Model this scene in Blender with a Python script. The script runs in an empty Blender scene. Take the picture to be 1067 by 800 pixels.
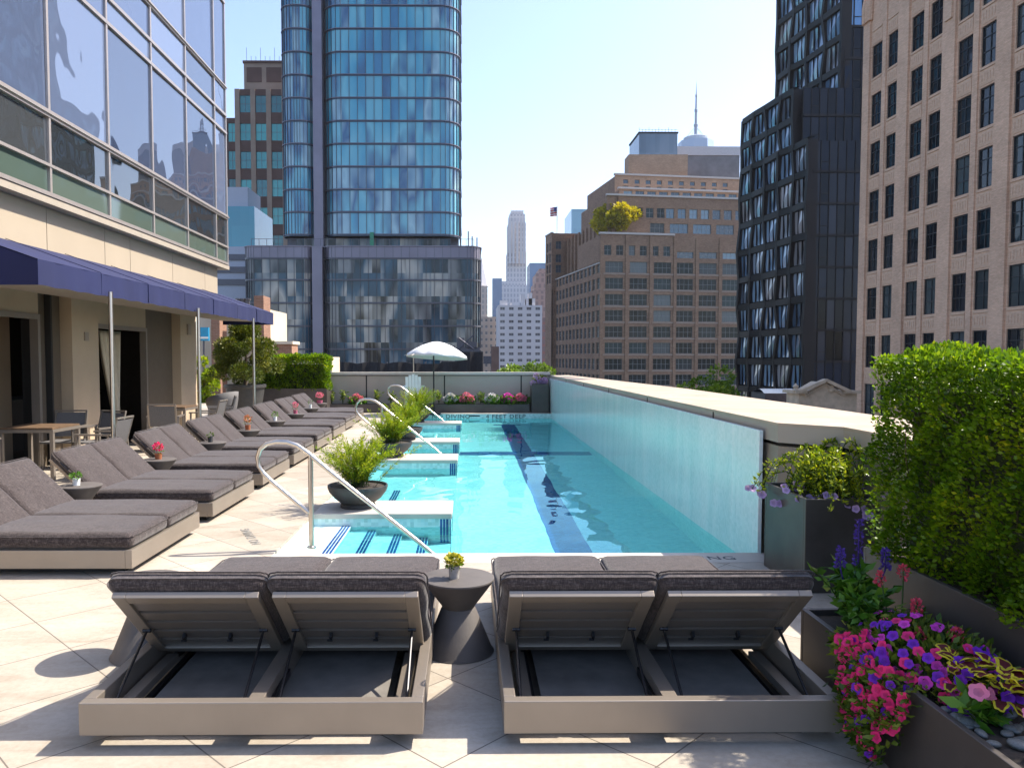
import bpy, bmesh, math, random
import numpy as np
from mathutils import Vector, Matrix
random.seed(7); RNG = np.random.default_rng(7)
R = math.radians
S = bpy.context.scene
COL = S.collection

# ------------------------------------------------------------------ camera, sky, sun, exposure
CAM_H = 1.75
YAW, PIT = math.atan(8/800), math.atan(38/800)
cd = bpy.data.cameras.new('camera'); cam = bpy.data.objects.new('camera', cd); COL.objects.link(cam)
cd.sensor_width = 36; cd.lens = 36*800/1067; cd.shift_x = 37.5/1067; cd.shift_y = 11/1067
cd.clip_start = 0.05; cd.clip_end = 6000
cam.location = (0, 0, CAM_H); cam.rotation_euler = (R(90)-PIT, 0, -YAW)
S.camera = cam
SUN = Vector((0.80, 0.29, 1.0)).normalized()
w = bpy.data.worlds.new('World'); S.world = w; w.use_nodes = True
nt = w.node_tree; bg = nt.nodes['Background']
sky = nt.nodes.new('ShaderNodeTexSky'); sky.sky_type = 'NISHITA'; sky.sun_disc = False
sky.sun_elevation = math.asin(SUN.z); sky.sun_rotation = math.atan2(SUN.x, SUN.y)
sky.air_density = 1.0; sky.dust_density = 1.7; sky.ozone_density = 2.6; sky.altitude = 50
tn = nt.nodes.new('ShaderNodeMix'); tn.data_type = 'RGBA'; tn.blend_type = 'MULTIPLY'; tn.inputs[0].default_value = 1; tn.inputs[7].default_value = (1.03, .98, 1.0, 1)   # warm camera white balance
nt.links.new(sky.outputs[0], tn.inputs[6]); nt.links.new(tn.outputs[2], bg.inputs[0]); bg.inputs[1].default_value = 0.135
sl = bpy.data.lights.new('sun', 'SUN'); so = bpy.data.objects.new('sun', sl); COL.objects.link(so)
sl.energy = 3.9; sl.angle = R(0.5); sl.color = (1.0, 0.92, 0.80)
so.rotation_euler = (-SUN).to_track_quat('-Z', 'Y').to_euler(); so.location = (20, 10, 40)
S.view_settings.view_transform = 'Standard'; S.view_settings.look = 'None'
S.view_settings.gamma = 1; S.view_settings.use_curve_mapping = False
S.view_settings.exposure = 1.33
S.render.engine = 'CYCLES'
S.cycles.max_bounces = 8; S.cycles.transparent_max_bounces = 16; S.cycles.caustics_refractive = True; sl.cycles.is_caustics_light = True; S.cycles.sample_clamp_indirect = 6
S.cycles.caustics_reflective = False; S.cycles.use_denoising = True

_f = Vector((math.sin(YAW)*math.cos(PIT), math.cos(YAW)*math.cos(PIT), -math.sin(PIT)))
_r = Vector((math.cos(YAW), -math.sin(YAW), 0)); _u = _r.cross(_f)
def at(x, y, Y):            # survey helper: photo point at a chosen distance Y -> real (X, Z)
    d = _f + _r*((x-496)/800) - _u*((y-411)/800)
    t = Y/d.y
    return d.x*t, CAM_H + d.z*t

# ------------------------------------------------------------------ builders
class MB:
    def __init__(s): s.v = []; s.f = []; s.m = []
    def add(s, vs, fs, mi=0):
        n = len(s.v); s.v += [tuple(v) for v in vs]
        for f in fs: s.f.append([i+n for i in f]); s.m.append(mi)
        return s
    def quad(s, a, b, c, d, mi=0): return s.add([a, b, c, d], [(0, 1, 2, 3)], mi)
    def box(s, x0, x1, y0, y1, z0, z1, mi=0):
        vs = [(x, y, z) for z in (z0, z1) for x, y in ((x0, y0), (x1, y0), (x1, y1), (x0, y1))]
        return s.add(vs, [(3, 2, 1, 0), (4, 5, 6, 7), (0, 1, 5, 4), (1, 2, 6, 5), (2, 3, 7, 6), (3, 0, 4, 7)], mi)
    def obox(s, c, a, b, d, mi=0):
        c, a, b, d = map(Vector, (c, a, b, d))
        vs = [c+a*i+b*j+d*k for k in (-1, 1) for i, j in ((-1, -1), (1, -1), (1, 1), (-1, 1))]
        return s.add(vs, [(3, 2, 1, 0), (4, 5, 6, 7), (0, 1, 5, 4), (1, 2, 6, 5), (2, 3, 7, 6), (3, 0, 4, 7)], mi)
    def bar(s, p, q, w_, h_, mi=0):          # rectangular bar between two points
        p, q = Vector(p), Vector(q); d = q-p; L = d.length; d.normalize()
        up = Vector((0, 0, 1)) if abs(d.z) < .95 else Vector((1, 0, 0))
        a = d.cross(up).normalized(); b = a.cross(d)
        return s.obox((p+q)/2, d*L/2, a*w_/2, b*h_/2, mi)
    def prism(s, poly, z0, z1, mi=0):
        n = len(poly)
        vs = [(x, y, z0) for x, y in poly]+[(x, y, z1) for x, y in poly]
        fs = [tuple(range(n-1, -1, -1)), tuple(range(n, 2*n))]
        fs += [(i, (i+1) % n, n+(i+1) % n, n+i) for i in range(n)]
        return s.add(vs, fs, mi)
    def tube(s, pts, r, n=8, mi=0, r1=None):
        pts = [Vector(p) for p in pts]; m = len(pts); vs = []
        ref = None
        for i, p in enumerate(pts):
            t = (pts[min(i+1, m-1)]-pts[max(i-1, 0)]).normalized()
            if ref is None: ref = t.orthogonal().normalized()
            a = (ref-t*ref.dot(t)).normalized(); ref = a; b = t.cross(a)
            rr = r if r1 is None else r+(r1-r)*i/(m-1)
            vs += [p+(a*math.cos(2*math.pi*k/n)+b*math.sin(2*math.pi*k/n))*rr for k in range(n)]
        fs = [(i*n+k, i*n+(k+1) % n, (i+1)*n+(k+1) % n, (i+1)*n+k) for i in range(m-1) for k in range(n)]
        fs += [tuple(range(n-1, -1, -1)), tuple(range((m-1)*n, m*n))]
        return s.add(vs, fs, mi)
    def lathe(s, prof, n=32, c=(0, 0, 0), mi=0):
        vs = [(c[0]+r*math.cos(2*math.pi*k/n), c[1]+r*math.sin(2*math.pi*k/n), c[2]+z) for r, z in prof for k in range(n)]
        m = len(prof)
        fs = [(i*n+k, i*n+(k+1) % n, (i+1)*n+(k+1) % n, (i+1)*n+k) for i in range(m-1) for k in range(n)]
        fs += [tuple(range(n-1, -1, -1)), tuple(range((m-1)*n, m*n))]
        return s.add(vs, fs, mi)
    def build(s, name, mats, parent=None, smooth=None, bevel=0, seg=2):
        me = bpy.data.meshes.new(name); me.from_pydata(s.v, [], s.f)
        if not isinstance(mats, (list, tuple)): mats = [mats]
        for m in mats: me.materials.append(m)
        if len(mats) > 1: me.polygons.foreach_set('material_index', s.m)
        if smooth is not None:
            me.polygons.foreach_set('use_smooth', [True]*len(me.polygons))
            me.set_sharp_from_angle(angle=R(smooth))
        me.update()
        o = bpy.data.objects.new(name, me); COL.objects.link(o)
        if parent: o.parent = parent
        if bevel:
            b = o.modifiers.new('bevel', 'BEVEL'); b.width = bevel; b.segments = seg; b.limit_method = 'ANGLE'; b.angle_limit = R(40)
        return o

def tag(o, label=None, cat=None, group=None, kind=None):
    if label: o['label'] = label
    if cat: o['category'] = cat
    if group: o['group'] = group
    if kind: o['kind'] = kind
    return o
def empty(name, loc=(0, 0, 0), rz=0, label=None, cat=None, group=None):
    o = bpy.data.objects.new(name, None); COL.objects.link(o)
    o.empty_display_size = .1
    o.location = loc; o.rotation_euler = (0, 0, rz)
    return tag(o, label, cat, group)
def copy_tree(o, parent=None):
    c = o.copy(); COL.objects.link(c); c.parent = parent
    for ch in list(o.children): copy_tree(ch, c)
    return c
def place(me_obj, first, loc, rz, parent):      # reuse one mesh object for repeated parts
    o = me_obj if first else me_obj.copy()
    if not first: COL.objects.link(o)
    o.location = loc; o.rotation_euler = (0, 0, rz); o.parent = parent
    return o

# ------------------------------------------------------------------ materials
def newmat(name):
    m = bpy.data.materials.new(name); m.use_nodes = True
    t = m.node_tree; return m, t, t.nodes['Principled BSDF']
def N(t, typ, **kw):
    n = t.nodes.new(typ)
    for k, v in kw.items():
        if hasattr(n, k): setattr(n, k, v)
        else: n.inputs[k.replace('_', ' ')].default_value = v
    return n
def math_(t, op, a, b=None, c=None):
    n = t.nodes.new('ShaderNodeMath'); n.operation = op
    for i, v in enumerate((a, b, c)):
        if v is None: continue
        if isinstance(v, (int, float)): n.inputs[i].default_value = v
        else: t.links.new(v, n.inputs[i])
    return n.outputs[0]
def mixc(t, fac, a, b, mode='MIX'):
    n = t.nodes.new('ShaderNodeMix'); n.data_type = 'RGBA'; n.blend_type = mode
    for i, v in ((0, fac), (6, a), (7, b)):
        if isinstance(v, (int, float)): n.inputs[i].default_value = v
        elif isinstance(v, tuple): n.inputs[i].default_value = (*v, 1)[:4]
        else: t.links.new(v, n.inputs[i])
    return n.outputs[2]
def ramp(t, fac, stops, interp='LINEAR'):
    n = t.nodes.new('ShaderNodeValToRGB'); cr = n.color_ramp; cr.interpolation = interp
    while len(cr.elements) < len(stops): cr.elements.new(.5)
    for e, (p, c) in zip(cr.elements, stops): e.position = p; e.color = (*c, 1)
    t.links.new(fac, n.inputs[0]); return n.outputs[0]
def pos(t, obj=False):
    if obj: return t.nodes.new('ShaderNodeTexCoord').outputs['Object']
    return t.nodes.new('ShaderNodeNewGeometry').outputs['Position']
def noise(t, vec, scale, detail=4, rough=.55, dist=0):
    n = t.nodes.new('ShaderNodeTexNoise'); n.inputs['Scale'].default_value = scale
    n.inputs['Detail'].default_value = detail; n.inputs['Roughness'].default_value = rough; n.inputs['Distortion'].default_value = dist
    if vec is not None: t.links.new(vec, n.inputs['Vector'])
    return n.outputs['Fac']
def vscale(t, vec, sc, rot=(0, 0, 0), loc=(0, 0, 0)):
    n = t.nodes.new('ShaderNodeMapping'); n.inputs['Scale'].default_value = sc
    n.inputs['Rotation'].default_value = rot; n.inputs['Location'].default_value = loc
    t.links.new(vec, n.inputs[0]); return n.outputs[0]
def bump(t, b, h, strength=.3, dist=.01):
    n = t.nodes.new('ShaderNodeBump'); n.inputs['Strength'].default_value = strength; n.inputs['Distance'].default_value = dist
    t.links.new(h, n.inputs['Height']); t.links.new(n.outputs[0], b.inputs['Normal']); return n
def plain(name, col, rough=.6, metal=0, var=.15, scale=6, bmp=.0, bscale=80, obj=True, spec=None, coat=0):
    m, t, b = newmat(name)
    p = pos(t, obj); f = noise(t, p, scale, 5)
    lo = tuple(c*(1-var) for c in col); hi = tuple(min(1, c*(1+var)) for c in col)
    c = ramp(t, f, [(.3, lo), (.7, hi)]); t.links.new(c, b.inputs['Base Color'])
    b.inputs['Roughness'].default_value = rough; b.inputs['Metallic'].default_value = metal
    if spec is not None: b.inputs['Specular IOR Level'].default_value = spec
    if coat: b.inputs['Coat Weight'].default_value = coat
    if bmp: bump(t, b, noise(t, p, bscale, 3), bmp, .004)
    return m

def deck_mat():
    m, t, b = newmat('travertine paving'); p = pos(t)
    s = t.nodes.new('ShaderNodeSeparateXYZ'); t.links.new(p, s.inputs[0])
    X, Y = s.outputs[0], s.outputs[1]
    P = .92
    a = math_(t, 'DIVIDE', math_(t, 'SUBTRACT', math_(t, 'ADD', X, Y), 2.175), P)
    c = math_(t, 'DIVIDE', math_(t, 'ADD', math_(t, 'SUBTRACT', X, Y), 4.24), P)
    def line(v):
        fr = math_(t, 'FRACT', v)
        return math_(t, 'MAXIMUM', math_(t, 'LESS_THAN', fr, .0055), math_(t, 'GREATER_THAN', fr, .9945))
    j = math_(t, 'MAXIMUM', line(a), line(c))
    cb = t.nodes.new('ShaderNodeCombineXYZ')
    t.links.new(math_(t, 'FLOOR', a), cb.inputs[0]); t.links.new(math_(t, 'FLOOR', c), cb.inputs[1])
    wn = t.nodes.new('ShaderNodeTexWhiteNoise'); t.links.new(cb.outputs[0], wn.inputs['Vector'])
    veins = noise(t, vscale(t, p, (1, 3.2, 1), (0, 0, R(35))), 1.6, 9, .62, .8)
    fine = noise(t, p, 30, 5, .7)
    base = ramp(t, veins, [(.28, (.32, .275, .215)), (.45, (.435, .39, .325)), (.72, (.50, .46, .395))])
    base = mixc(t, .22, base, ramp(t, fine, [(.35, (.29, .23, .17)), (.62, (.54, .49, .42))]))
    tone = ramp(t, wn.outputs['Value'], [(0, (.84, .83, .81)), (1, (1.04, 1.03, 1.02))])
    base = mixc(t, 1, base, tone, 'MULTIPLY')
    stain = ramp(t, noise(t, p, .55, 6, .65), [(.36, (.83, .80, .76)), (.56, (1, 1, 1))])
    base = mixc(t, 1, base, stain, 'MULTIPLY')
    base = mixc(t, j, base, (.13, .11, .09))
    t.links.new(base, b.inputs['Base Color']); b.inputs['Roughness'].default_value = .62
    h = math_(t, 'SUBTRACT', math_(t, 'MULTIPLY', fine, .35), j); bump(t, b, h, .35, .006)
    return m
def tile_mat(name, tones, size=.025, grout=(.5, .6, .6), rough=.25, var_scale=3, obj=False, mort=.08):
    m, t, b = newmat(name); p = pos(t, obj)
    # mosaic evaluated on the dominant plane through three axes of cells
    s = t.nodes.new('ShaderNodeVectorMath'); s.operation = 'SCALE'; s.inputs['Scale'].default_value = 1/size
    t.links.new(p, s.inputs[0])
    fl = t.nodes.new('ShaderNodeVectorMath'); fl.operation = 'FLOOR'
    of = t.nodes.new('ShaderNodeVectorMath'); of.operation = 'ADD'; of.inputs[1].default_value = (.37, .37, .37)
    t.links.new(s.outputs[0], of.inputs[0]); t.links.new(of.outputs[0], fl.inputs[0])
    wn = t.nodes.new('ShaderNodeTexWhiteNoise'); t.links.new(fl.outputs[0], wn.inputs['Vector'])
    n = len(tones)
    c = ramp(t, wn.outputs['Value'], [(i/(n-1) if n > 1 else 0, x) for i, x in enumerate(tones)])
    big = ramp(t, noise(t, p, var_scale, 4), [(.3, (.86, .9, .92)), (.7, (1, 1, 1))])
    c = mixc(t, 1, c, big, 'MULTIPLY')
    t.links.new(c, b.inputs['Base Color']); b.inputs['Roughness'].default_value = rough
    bump(t, b, wn.outputs['Value'], .25, .004)
    return m
def fabric_mat():
    m, t, b = newmat('woven charcoal fabric'); p = pos(t, True)
    a = noise(t, vscale(t, p, (25, 260, 60)), 1, 3, .7); c2 = noise(t, vscale(t, p, (260, 25, 60)), 1, 3, .7)
    f = math_(t, 'MULTIPLY', math_(t, 'ADD', a, c2), .5)
    f2 = noise(t, p, 4, 4)
    c = ramp(t, f, [(.36, (.014, .010, .0098)), (.5, (.050, .039, .037)), (.64, (.125, .102, .096))])
    c = mixc(t, 1, c, ramp(t, f2, [(.3, (.85, .84, .85)), (.7, (1, 1, 1))]), 'MULTIPLY')
    t.links.new(c, b.inputs['Base Color']); b.inputs['Roughness'].default_value = .9
    b.inputs['Sheen Weight'].default_value = .2; b.inputs['Sheen Roughness'].default_value = .5
    b.inputs['Specular IOR Level'].default_value = .2
    bn = bump(t, b, f, .55, .002)
    wr = t.nodes.new('ShaderNodeBump'); wr.inputs['Strength'].default_value = .35; wr.inputs['Distance'].default_value = .03
    t.links.new(noise(t, p, 5, 3), wr.inputs['Height']); t.links.new(wr.outputs[0], bn.inputs['Normal'])
    return m
def brick_mat(name, c1, c2, mortar, sc=1.0, rot=0, w_=.22, h_=.075, jitter=.15):
    m, t, b = newmat(name); p = pos(t, True)
    s = t.nodes.new('ShaderNodeSeparateXYZ'); t.links.new(p, s.inputs[0])
    cb = t.nodes.new('ShaderNodeCombineXYZ')
    t.links.new(math_(t, 'ADD', s.outputs[0], s.outputs[1]), cb.inputs[0]); t.links.new(s.outputs[2], cb.inputs[1])
    br = t.nodes.new('ShaderNodeTexBrick'); t.links.new(cb.outputs[0], br.inputs['Vector'])
    br.inputs['Color1'].default_value = (*c1, 1); br.inputs['Color2'].default_value = (*c2, 1); br.inputs['Mortar'].default_value = (*mortar, 1)
    br.inputs['Scale'].default_value = sc; br.inputs['Brick Width'].default_value = w_; br.inputs['Row Height'].default_value = h_; br.inputs['Mortar Size'].default_value = .006
    big = ramp(t, noise(t, p, .35, 6, .65), [(.3, (.78, .76, .74)), (.7, (1.08, 1.06, 1.04))])
    sp = ramp(t, noise(t, vscale(t, p, (1.2, 1.2, 6)), 2.2, 5, .7), [(.3, (.8, .79, .78)), (.7, (1.05, 1.05, 1.05))])
    c = mixc(t, 1, mixc(t, 1, br.outputs['Color'], big, 'MULTIPLY'), sp, 'MULTIPLY')
    t.links.new(c, b.inputs['Base Color']); b.inputs['Roughness'].default_value = .85
    bump(t, b, br.outputs['Fac'], -.3, .01)
    return m
def glass_mat(name, tones, px=1.3, pz=3.6, z0=0, ior=1.7, rough=.04, wav=.02, wscale=.35, rnd=False, group=2.0):
    m, t, b = newmat(name); p = pos(t)
    if rnd:
        v = t.nodes.new('ShaderNodeObjectInfo').outputs['Random']
    else:
        s = t.nodes.new('ShaderNodeSeparateXYZ'); t.links.new(p, s.inputs[0])
        def cell(k):
            cb = t.nodes.new('ShaderNodeCombineXYZ')
            t.links.new(math_(t, 'FLOOR', math_(t, 'DIVIDE', math_(t, 'ADD', s.outputs[0], math_(t, 'MULTIPLY', s.outputs[1], .9)), px*k)), cb.inputs[0])
            t.links.new(math_(t, 'FLOOR', math_(t, 'DIVIDE', math_(t, 'SUBTRACT', s.outputs[2], z0), pz)), cb.inputs[1])
            wn = t.nodes.new('ShaderNodeTexWhiteNoise'); t.links.new(cb.outputs[0], wn.inputs['Vector']); return wn.outputs['Value']
        lowf = ramp(t, noise(t, vscale(t, p, (.11, .11, .045)), 1, 3), [(.32, (0, 0, 0)), (.68, (1, 1, 1))])
        v = math_(t, 'ADD', math_(t, 'ADD', math_(t, 'MULTIPLY', cell(1), .34), math_(t, 'MULTIPLY', cell(group*2), .16)), math_(t, 'MULTIPLY', lowf, .5))
    n = len(tones)
    c = ramp(t, v, [((i+.5)/n, x) for i, x in enumerate(tones)])
    t.links.new(c, b.inputs['Base Color']); b.inputs['Roughness'].default_value = rough
    b.inputs['IOR'].default_value = ior
    bump(t, b, noise(t, p, wscale, 2), wav, 1.0)
    return m
def leaf_mat(name, stops, trans=.35, rough=.45):
    m, t, b = newmat(name)
    at_ = t.nodes.new('ShaderNodeAttribute'); at_.attribute_name = 'tone'
    c = ramp(t, at_.outputs['Fac'], stops)
    t.links.new(c, b.inputs['Base Color']); b.inputs['Roughness'].default_value = rough
    b.inputs['Specular IOR Level'].default_value = .35
    tr = t.nodes.new('ShaderNodeBsdfTranslucent')
    t.links.new(mixc(t, 1, c, (1.0, 1.0, .55), 'MULTIPLY'), tr.inputs[0])
    mx = t.nodes.new('ShaderNodeMixShader'); mx.inputs[0].default_value = trans
    t.links.new(b.outputs[0], mx.inputs[1]); t.links.new(tr.outputs[0], mx.inputs[2])
    t.links.new(mx.outputs[0], t.nodes['Material Output'].inputs[0])
    return m
def water_mat():
    m, t, b = newmat('clear pool water'); t.nodes.remove(b)
    g_ = t.nodes.new('ShaderNodeBsdfGlass'); g_.inputs['IOR'].default_value = 1.30; g_.inputs['Roughness'].default_value = 0
    g_.inputs['Color'].default_value = (.55, .96, .985, 1)
    t.links.new(g_.outputs[0], t.nodes['Material Output'].inputs[0]); return m

M = {}
M['deck'] = deck_mat()
M['coping'] = plain('pale limestone coping', (.50, .455, .395), .6, var=.1, scale=3, bmp=.15, obj=False)
M['parapet_top'] = plain('sandstone parapet cap', (.42, .335, .25), .7, var=.16, scale=2.2, bmp=.2, bscale=25, obj=False)
M['panel'] = plain('taupe metal panel', (.40, .345, .285), .5, var=.07, scale=1.3, obj=False)
M['panel2'] = plain('khaki metal panel', (.30, .25, .20), .45, var=.08, scale=1.3, obj=False)
M['gap'] = plain('black joint', (.015, .015, .015), .7)
M['tile'] = tile_mat('pale aqua mosaic', [(.62, .80, .78), (.74, .88, .86), (.80, .93, .91), (.66, .86, .86)], .05)
M['tile_end'] = tile_mat('silver aqua mosaic', [(.42, .60, .58), (.60, .75, .72), (.70, .82, .80), (.5, .7, .7)], .04)
M['tile_blue'] = tile_mat('cobalt mosaic', [(.008, .045, .19), (.02, .09, .30), (.012, .06, .24), (.03, .13, .36)], .05)
M['water'] = water_mat()
M['fabric'] = fabric_mat()
M['bronze'] = plain('bronze grey aluminium', (.29, .248, .205), .42, .55, var=.06, scale=3)
M['bronze_dark'] = plain('bronze panel slats', (.27, .24, .215), .36, .6, var=.08, scale=3)
M['black_metal'] = plain('black steel', (.03, .03, .033), .4, .6)
M['board'] = plain('dark base board', (.17, .155, .135), .9, var=.25, scale=5)
M['steel'] = plain('brushed stainless steel', (.60, .55, .49), .3, 1.0, var=.05, scale=20)
M['stone_table'] = plain('charcoal cast concrete', (.10, .088, .08), .65, var=.12, scale=9, bmp=.15, bscale=120)
M['bowl'] = plain('slate grey planter bowl', (.045, .045, .045), .6, var=.2, scale=10, bmp=.2)
M['soil'] = plain('dark soil', (.04, .03, .022), .95, var=.4, scale=40, bmp=.6)
M['white_paint'] = plain('white paint', (.78, .77, .74), .5, var=.04)
M['white_pot'] = plain('white glazed pot', (.75, .75, .72), .3, var=.04)
M['awning'] = plain('navy awning canvas', (.006, .011, .064), .85, var=.12, scale=1.5, bmp=.15, bscale=200, obj=False)
M['awning_under'] = plain('awning lining', (.28, .25, .22), .9, var=.08)
M['planter'] = plain('bronze black planter steel', (.085, .072, .066), .45, .35, var=.22, scale=2.5, bmp=.05)
M['planter_grey'] = plain('weathered grey planter', (.085, .08, .073), .45, .3, var=.35, scale=2.2, bmp=.08)
M['ink'] = plain('black lettering', (.03, .04, .05), .6)
M['ink_grey'] = plain('worn grey lettering', (.22, .22, .21), .8)
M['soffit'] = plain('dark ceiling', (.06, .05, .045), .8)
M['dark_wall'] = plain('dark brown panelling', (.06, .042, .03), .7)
M['wood'] = plain('teak slats', (.13, .08, .045), .6, var=.25, scale=12)
M['sling'] = plain('grey mesh sling', (.13, .125, .125), .8, var=.15, scale=60)
M['alu'] = plain('powder grey aluminium', (.27, .235, .20), .4, .5, var=.05)
M['curtain'] = plain('cream curtain cloth', (.62, .55, .42), .9, var=.06)
M['amber'] = plain('amber bottle glass', (.12, .05, .015), .08, var=.3)
M['green_glass'] = plain('green bottle glass', (.03, .09, .05), .08, var=.3)
M['pale_glass'] = plain('pale bottle glass', (.5, .5, .46), .08, var=.2)
M['pebble'] = plain('grey river pebble', (.13, .135, .13), .5, var=.35, scale=14)
M['bark'] = plain('bark', (.10, .07, .045), .9, var=.3, scale=14, bmp=.4)
M['hedge'] = leaf_mat('hedge leaves', [(0, (.035, .09, .005)), (.45, (.13, .24, .008)), (.8, (.28, .40, .012)), (1, (.54, .54, .02))], .5, .33)
M['conifer'] = leaf_mat('conifer needles', [(0, (.05, .075, .012)), (.5, (.12, .155, .016)), (1, (.25, .24, .02))], .25)
M['fern'] = leaf_mat('yellow green fronds', [(0, (.12, .20, .008)), (.5, (.27, .36, .012)), (1, (.45, .47, .02))], .4)
M['leaf'] = leaf_mat('fresh green leaves', [(0, (.03, .10, .008)), (.5, (.07, .20, .015)), (1, (.18, .32, .03))])
M['leaf_dull'] = leaf_mat('dull green leaves', [(0, (.04, .09, .012)), (.5, (.12, .19, .02)), (1, (.28, .32, .04))])
M['gold'] = leaf_mat('golden leaves', [(0, (.30, .28, .01)), (.5, (.52, .45, .012)), (1, (.72, .58, .03))], .35)
M['citytree'] = leaf_mat('street tree leaves', [(0, (.07, .13, .012)), (.5, (.15, .25, .02)), (1, (.28, .36, .04))], .35)
def petal(name, c, tr=.3): return leaf_mat(name, [(0, tuple(x*.75 for x in c)), (1, tuple(min(1, x*1.15) for x in c))], tr, .6)
M['pink'] = petal('hot pink petals', (.90, .03, .20)); M['magenta'] = petal('magenta petals', (.75, .06, .55)); M['purple'] = petal('deep purple petals', (.19, .02, .50))
M['coral'] = petal('coral florets', (.72, .08, .14)); M['rose'] = petal('rose petals', (.80, .22, .36)); M['lilac'] = petal('lilac petals', (.50, .34, .62))
M['violet'] = petal('violet florets', (.12, .06, .42)); M['white_p'] = petal('white lilac petals', (.72, .68, .78)); M['yellow_p'] = petal('yellow rosette', (.55, .50, .06))
M['yellow_rim'] = petal('yellow leaf rim', (.62, .52, .02)); M['maroon'] = petal('maroon leaf centre', (.12, .012, .02))
M['orange_p'] = petal('orange petals', (.62, .22, .10))
# ------------------------------------------------------------------ foliage
def leaves(name, P, D, size, mat, parent=None, aspect=.5, fold=.12, tone=None, spread=1.0):
    """one mesh of leaf-shaped quads: P points, D growth directions"""
    n = len(P)
    D = D + RNG.normal(0, .45*spread, (n, 3)); D /= np.linalg.norm(D, axis=1)[:, None]
    A = RNG.normal(0, 1, (n, 3)); W = np.cross(D, A); W /= np.linalg.norm(W, axis=1)[:, None]
    Nn = np.cross(W, D)
    s = (size*RNG.uniform(.65, 1.3, n))[:, None]
    V = np.empty((n, 4, 3))
    V[:, 0] = P; V[:, 2] = P+D*s
    V[:, 1] = P+D*s*.5+W*s*aspect*.5+Nn*s*fold; V[:, 3] = P+D*s*.5-W*s*aspect*.5+Nn*s*fold
    me = bpy.data.meshes.new(name)
    me.vertices.add(n*4); me.vertices.foreach_set('co', V.reshape(-1))
    me.loops.add(n*4); me.loops.foreach_set('vertex_index', np.arange(n*4, dtype=np.int32))
    me.polygons.add(n); me.polygons.foreach_set('loop_start', np.arange(0, n*4, 4, dtype=np.int32))
    me.polygons.foreach_set('loop_total', np.full(n, 4, dtype=np.int32))
    a = me.attributes.new('tone', 'FLOAT', 'FACE')
    if tone is None: tone = RNG.uniform(0, 1, n)
    a.data.foreach_set('value', np.clip(tone, 0, 1).astype(np.float32))
    me.materials.append(mat); me.update(calc_edges=True)
    o = bpy.data.objects.new(name, me); COL.objects.link(o)
    if parent: o.parent = parent
    return o
def clump_points(centres, radii, per):
    """leaf positions scattered through clump volumes, denser towards the shell"""
    Ps, Ds, Ts = [], [], []
    for c, r in zip(centres, radii):
        d = RNG.normal(0, 1, (per, 3)); d /= np.linalg.norm(d, axis=1)[:, None]
        rr = RNG.uniform(.35, 1, per)**.5
        Ps.append(np.array(c)+d*(rr[:, None])*np.array(r)); Ds.append(d+np.array((0, 0, .35)))
        Ts.append(np.full(per, RNG.uniform(.2, .7))+RNG.normal(0, .18, per))
    return np.concatenate(Ps), np.concatenate(Ds), np.concatenate(Ts)
def box_hedge(x0, x1, y0, y1, z0, z1, n, inset=.16):
    """leaf positions through the outer layer of a clipped hedge"""
    dx, dy, dz = x1-x0, y1-y0, z1-z0
    ar = np.array([dy*dz, dy*dz, dx*dz, dx*dz, dx*dy*1.3]); k = RNG.choice(5, n, p=ar/ar.sum())
    u = RNG.uniform(0, 1, (n, 3)); P = np.array([x0, y0, z0])+u*np.array([dx, dy, dz])
    D = np.zeros((n, 3)); dep = RNG.exponential(inset*.38, n)
    ph = RNG.uniform(0, 6, 6)
    def wob(a, b): return .022*np.sin(a*7+ph[0])*np.cos(b*6+ph[1])+.018*np.sin(a*17+ph[2]+b*9)+.012*np.cos(b*23+ph[3]+a*5)
    for i, (ax, val, sg) in enumerate(((0, x0, -1), (0, x1, 1), (1, y0, -1), (1, y1, 1), (2, z1, 1))):
        s_ = k == i; o1, o2 = [a for a in (0, 1, 2) if a != ax]
        P[s_, ax] = val-sg*(dep[s_]-wob(P[s_, o1], P[s_, o2])*1.6); D[s_, ax] = sg
    D[:, 2] += .45
    tone = .42+RNG.normal(0, .17, n)+.5*np.sin(P[:, 1]*9+P[:, 2]*7)*.22+.1*np.sin(P[:, 0]*13+P[:, 2]*15)
    return P, D, tone
# ================================================================== SETTING: deck, pool, ground
WZ = -.15                                        # water level
FZ, BZ = -1.20, -.80                              # pool floor and bay floor
PX0, PX1, PY0, PY1 = -.20, 2.66, 6.80, 24.10
STR = [(8.58, 9.36), (13.15, 13.98), (16.02, 16.76), (20.60, 21.36)]
g = MB().quad((-4000, -3000, -14), (4000, -3000, -14), (4000, 5000, -14), (-4000, 5000, -14))
tag(g.build('ground', plain('city asphalt', (.06, .06, .06), .9, scale=.05, obj=False)), kind='structure')
d = MB()
d.box(-14, -1.75, -8, 31, -.15, 0); d.box(-1.75, 3.05, -8, PY0, -.15, 0); d.box(-1.75, 2.70, PY1, 25.1, -.15, 0)
d.box(-14, 4.1, -8, 31, -14, -1.5)
deck = tag(d.build('pool_deck', M['deck']), kind='structure')
c = MB()
for a, b in STR: c.box(-1.75, PX0+.015, a-.015, b+.015, -.055, .004)
c.box(-1.75, 2.62, PY0-.32, PY0+.015, -.05, .004)
tag(c.build('pool_edge', M['coping'], bevel=.008), kind='structure')
p = MB()
def wallx(x, y0, y1, z0, z1, mi=0): p.quad((x, y0, z0), (x, y1, z0), (x, y1, z1), (x, y0, z1), mi)
def wally(y, x0, x1, z0, z1, mi=0): p.quad((x0, y, z0), (x1, y, z0), (x1, y, z1), (x0, y, z1), mi)
p.quad((PX0, PY0, FZ), (PX1, PY0, FZ), (PX1, PY1, FZ), (PX0, PY1, FZ))
edges = [PY0]+[v for s in STR for v in s]+[PY1]
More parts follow.
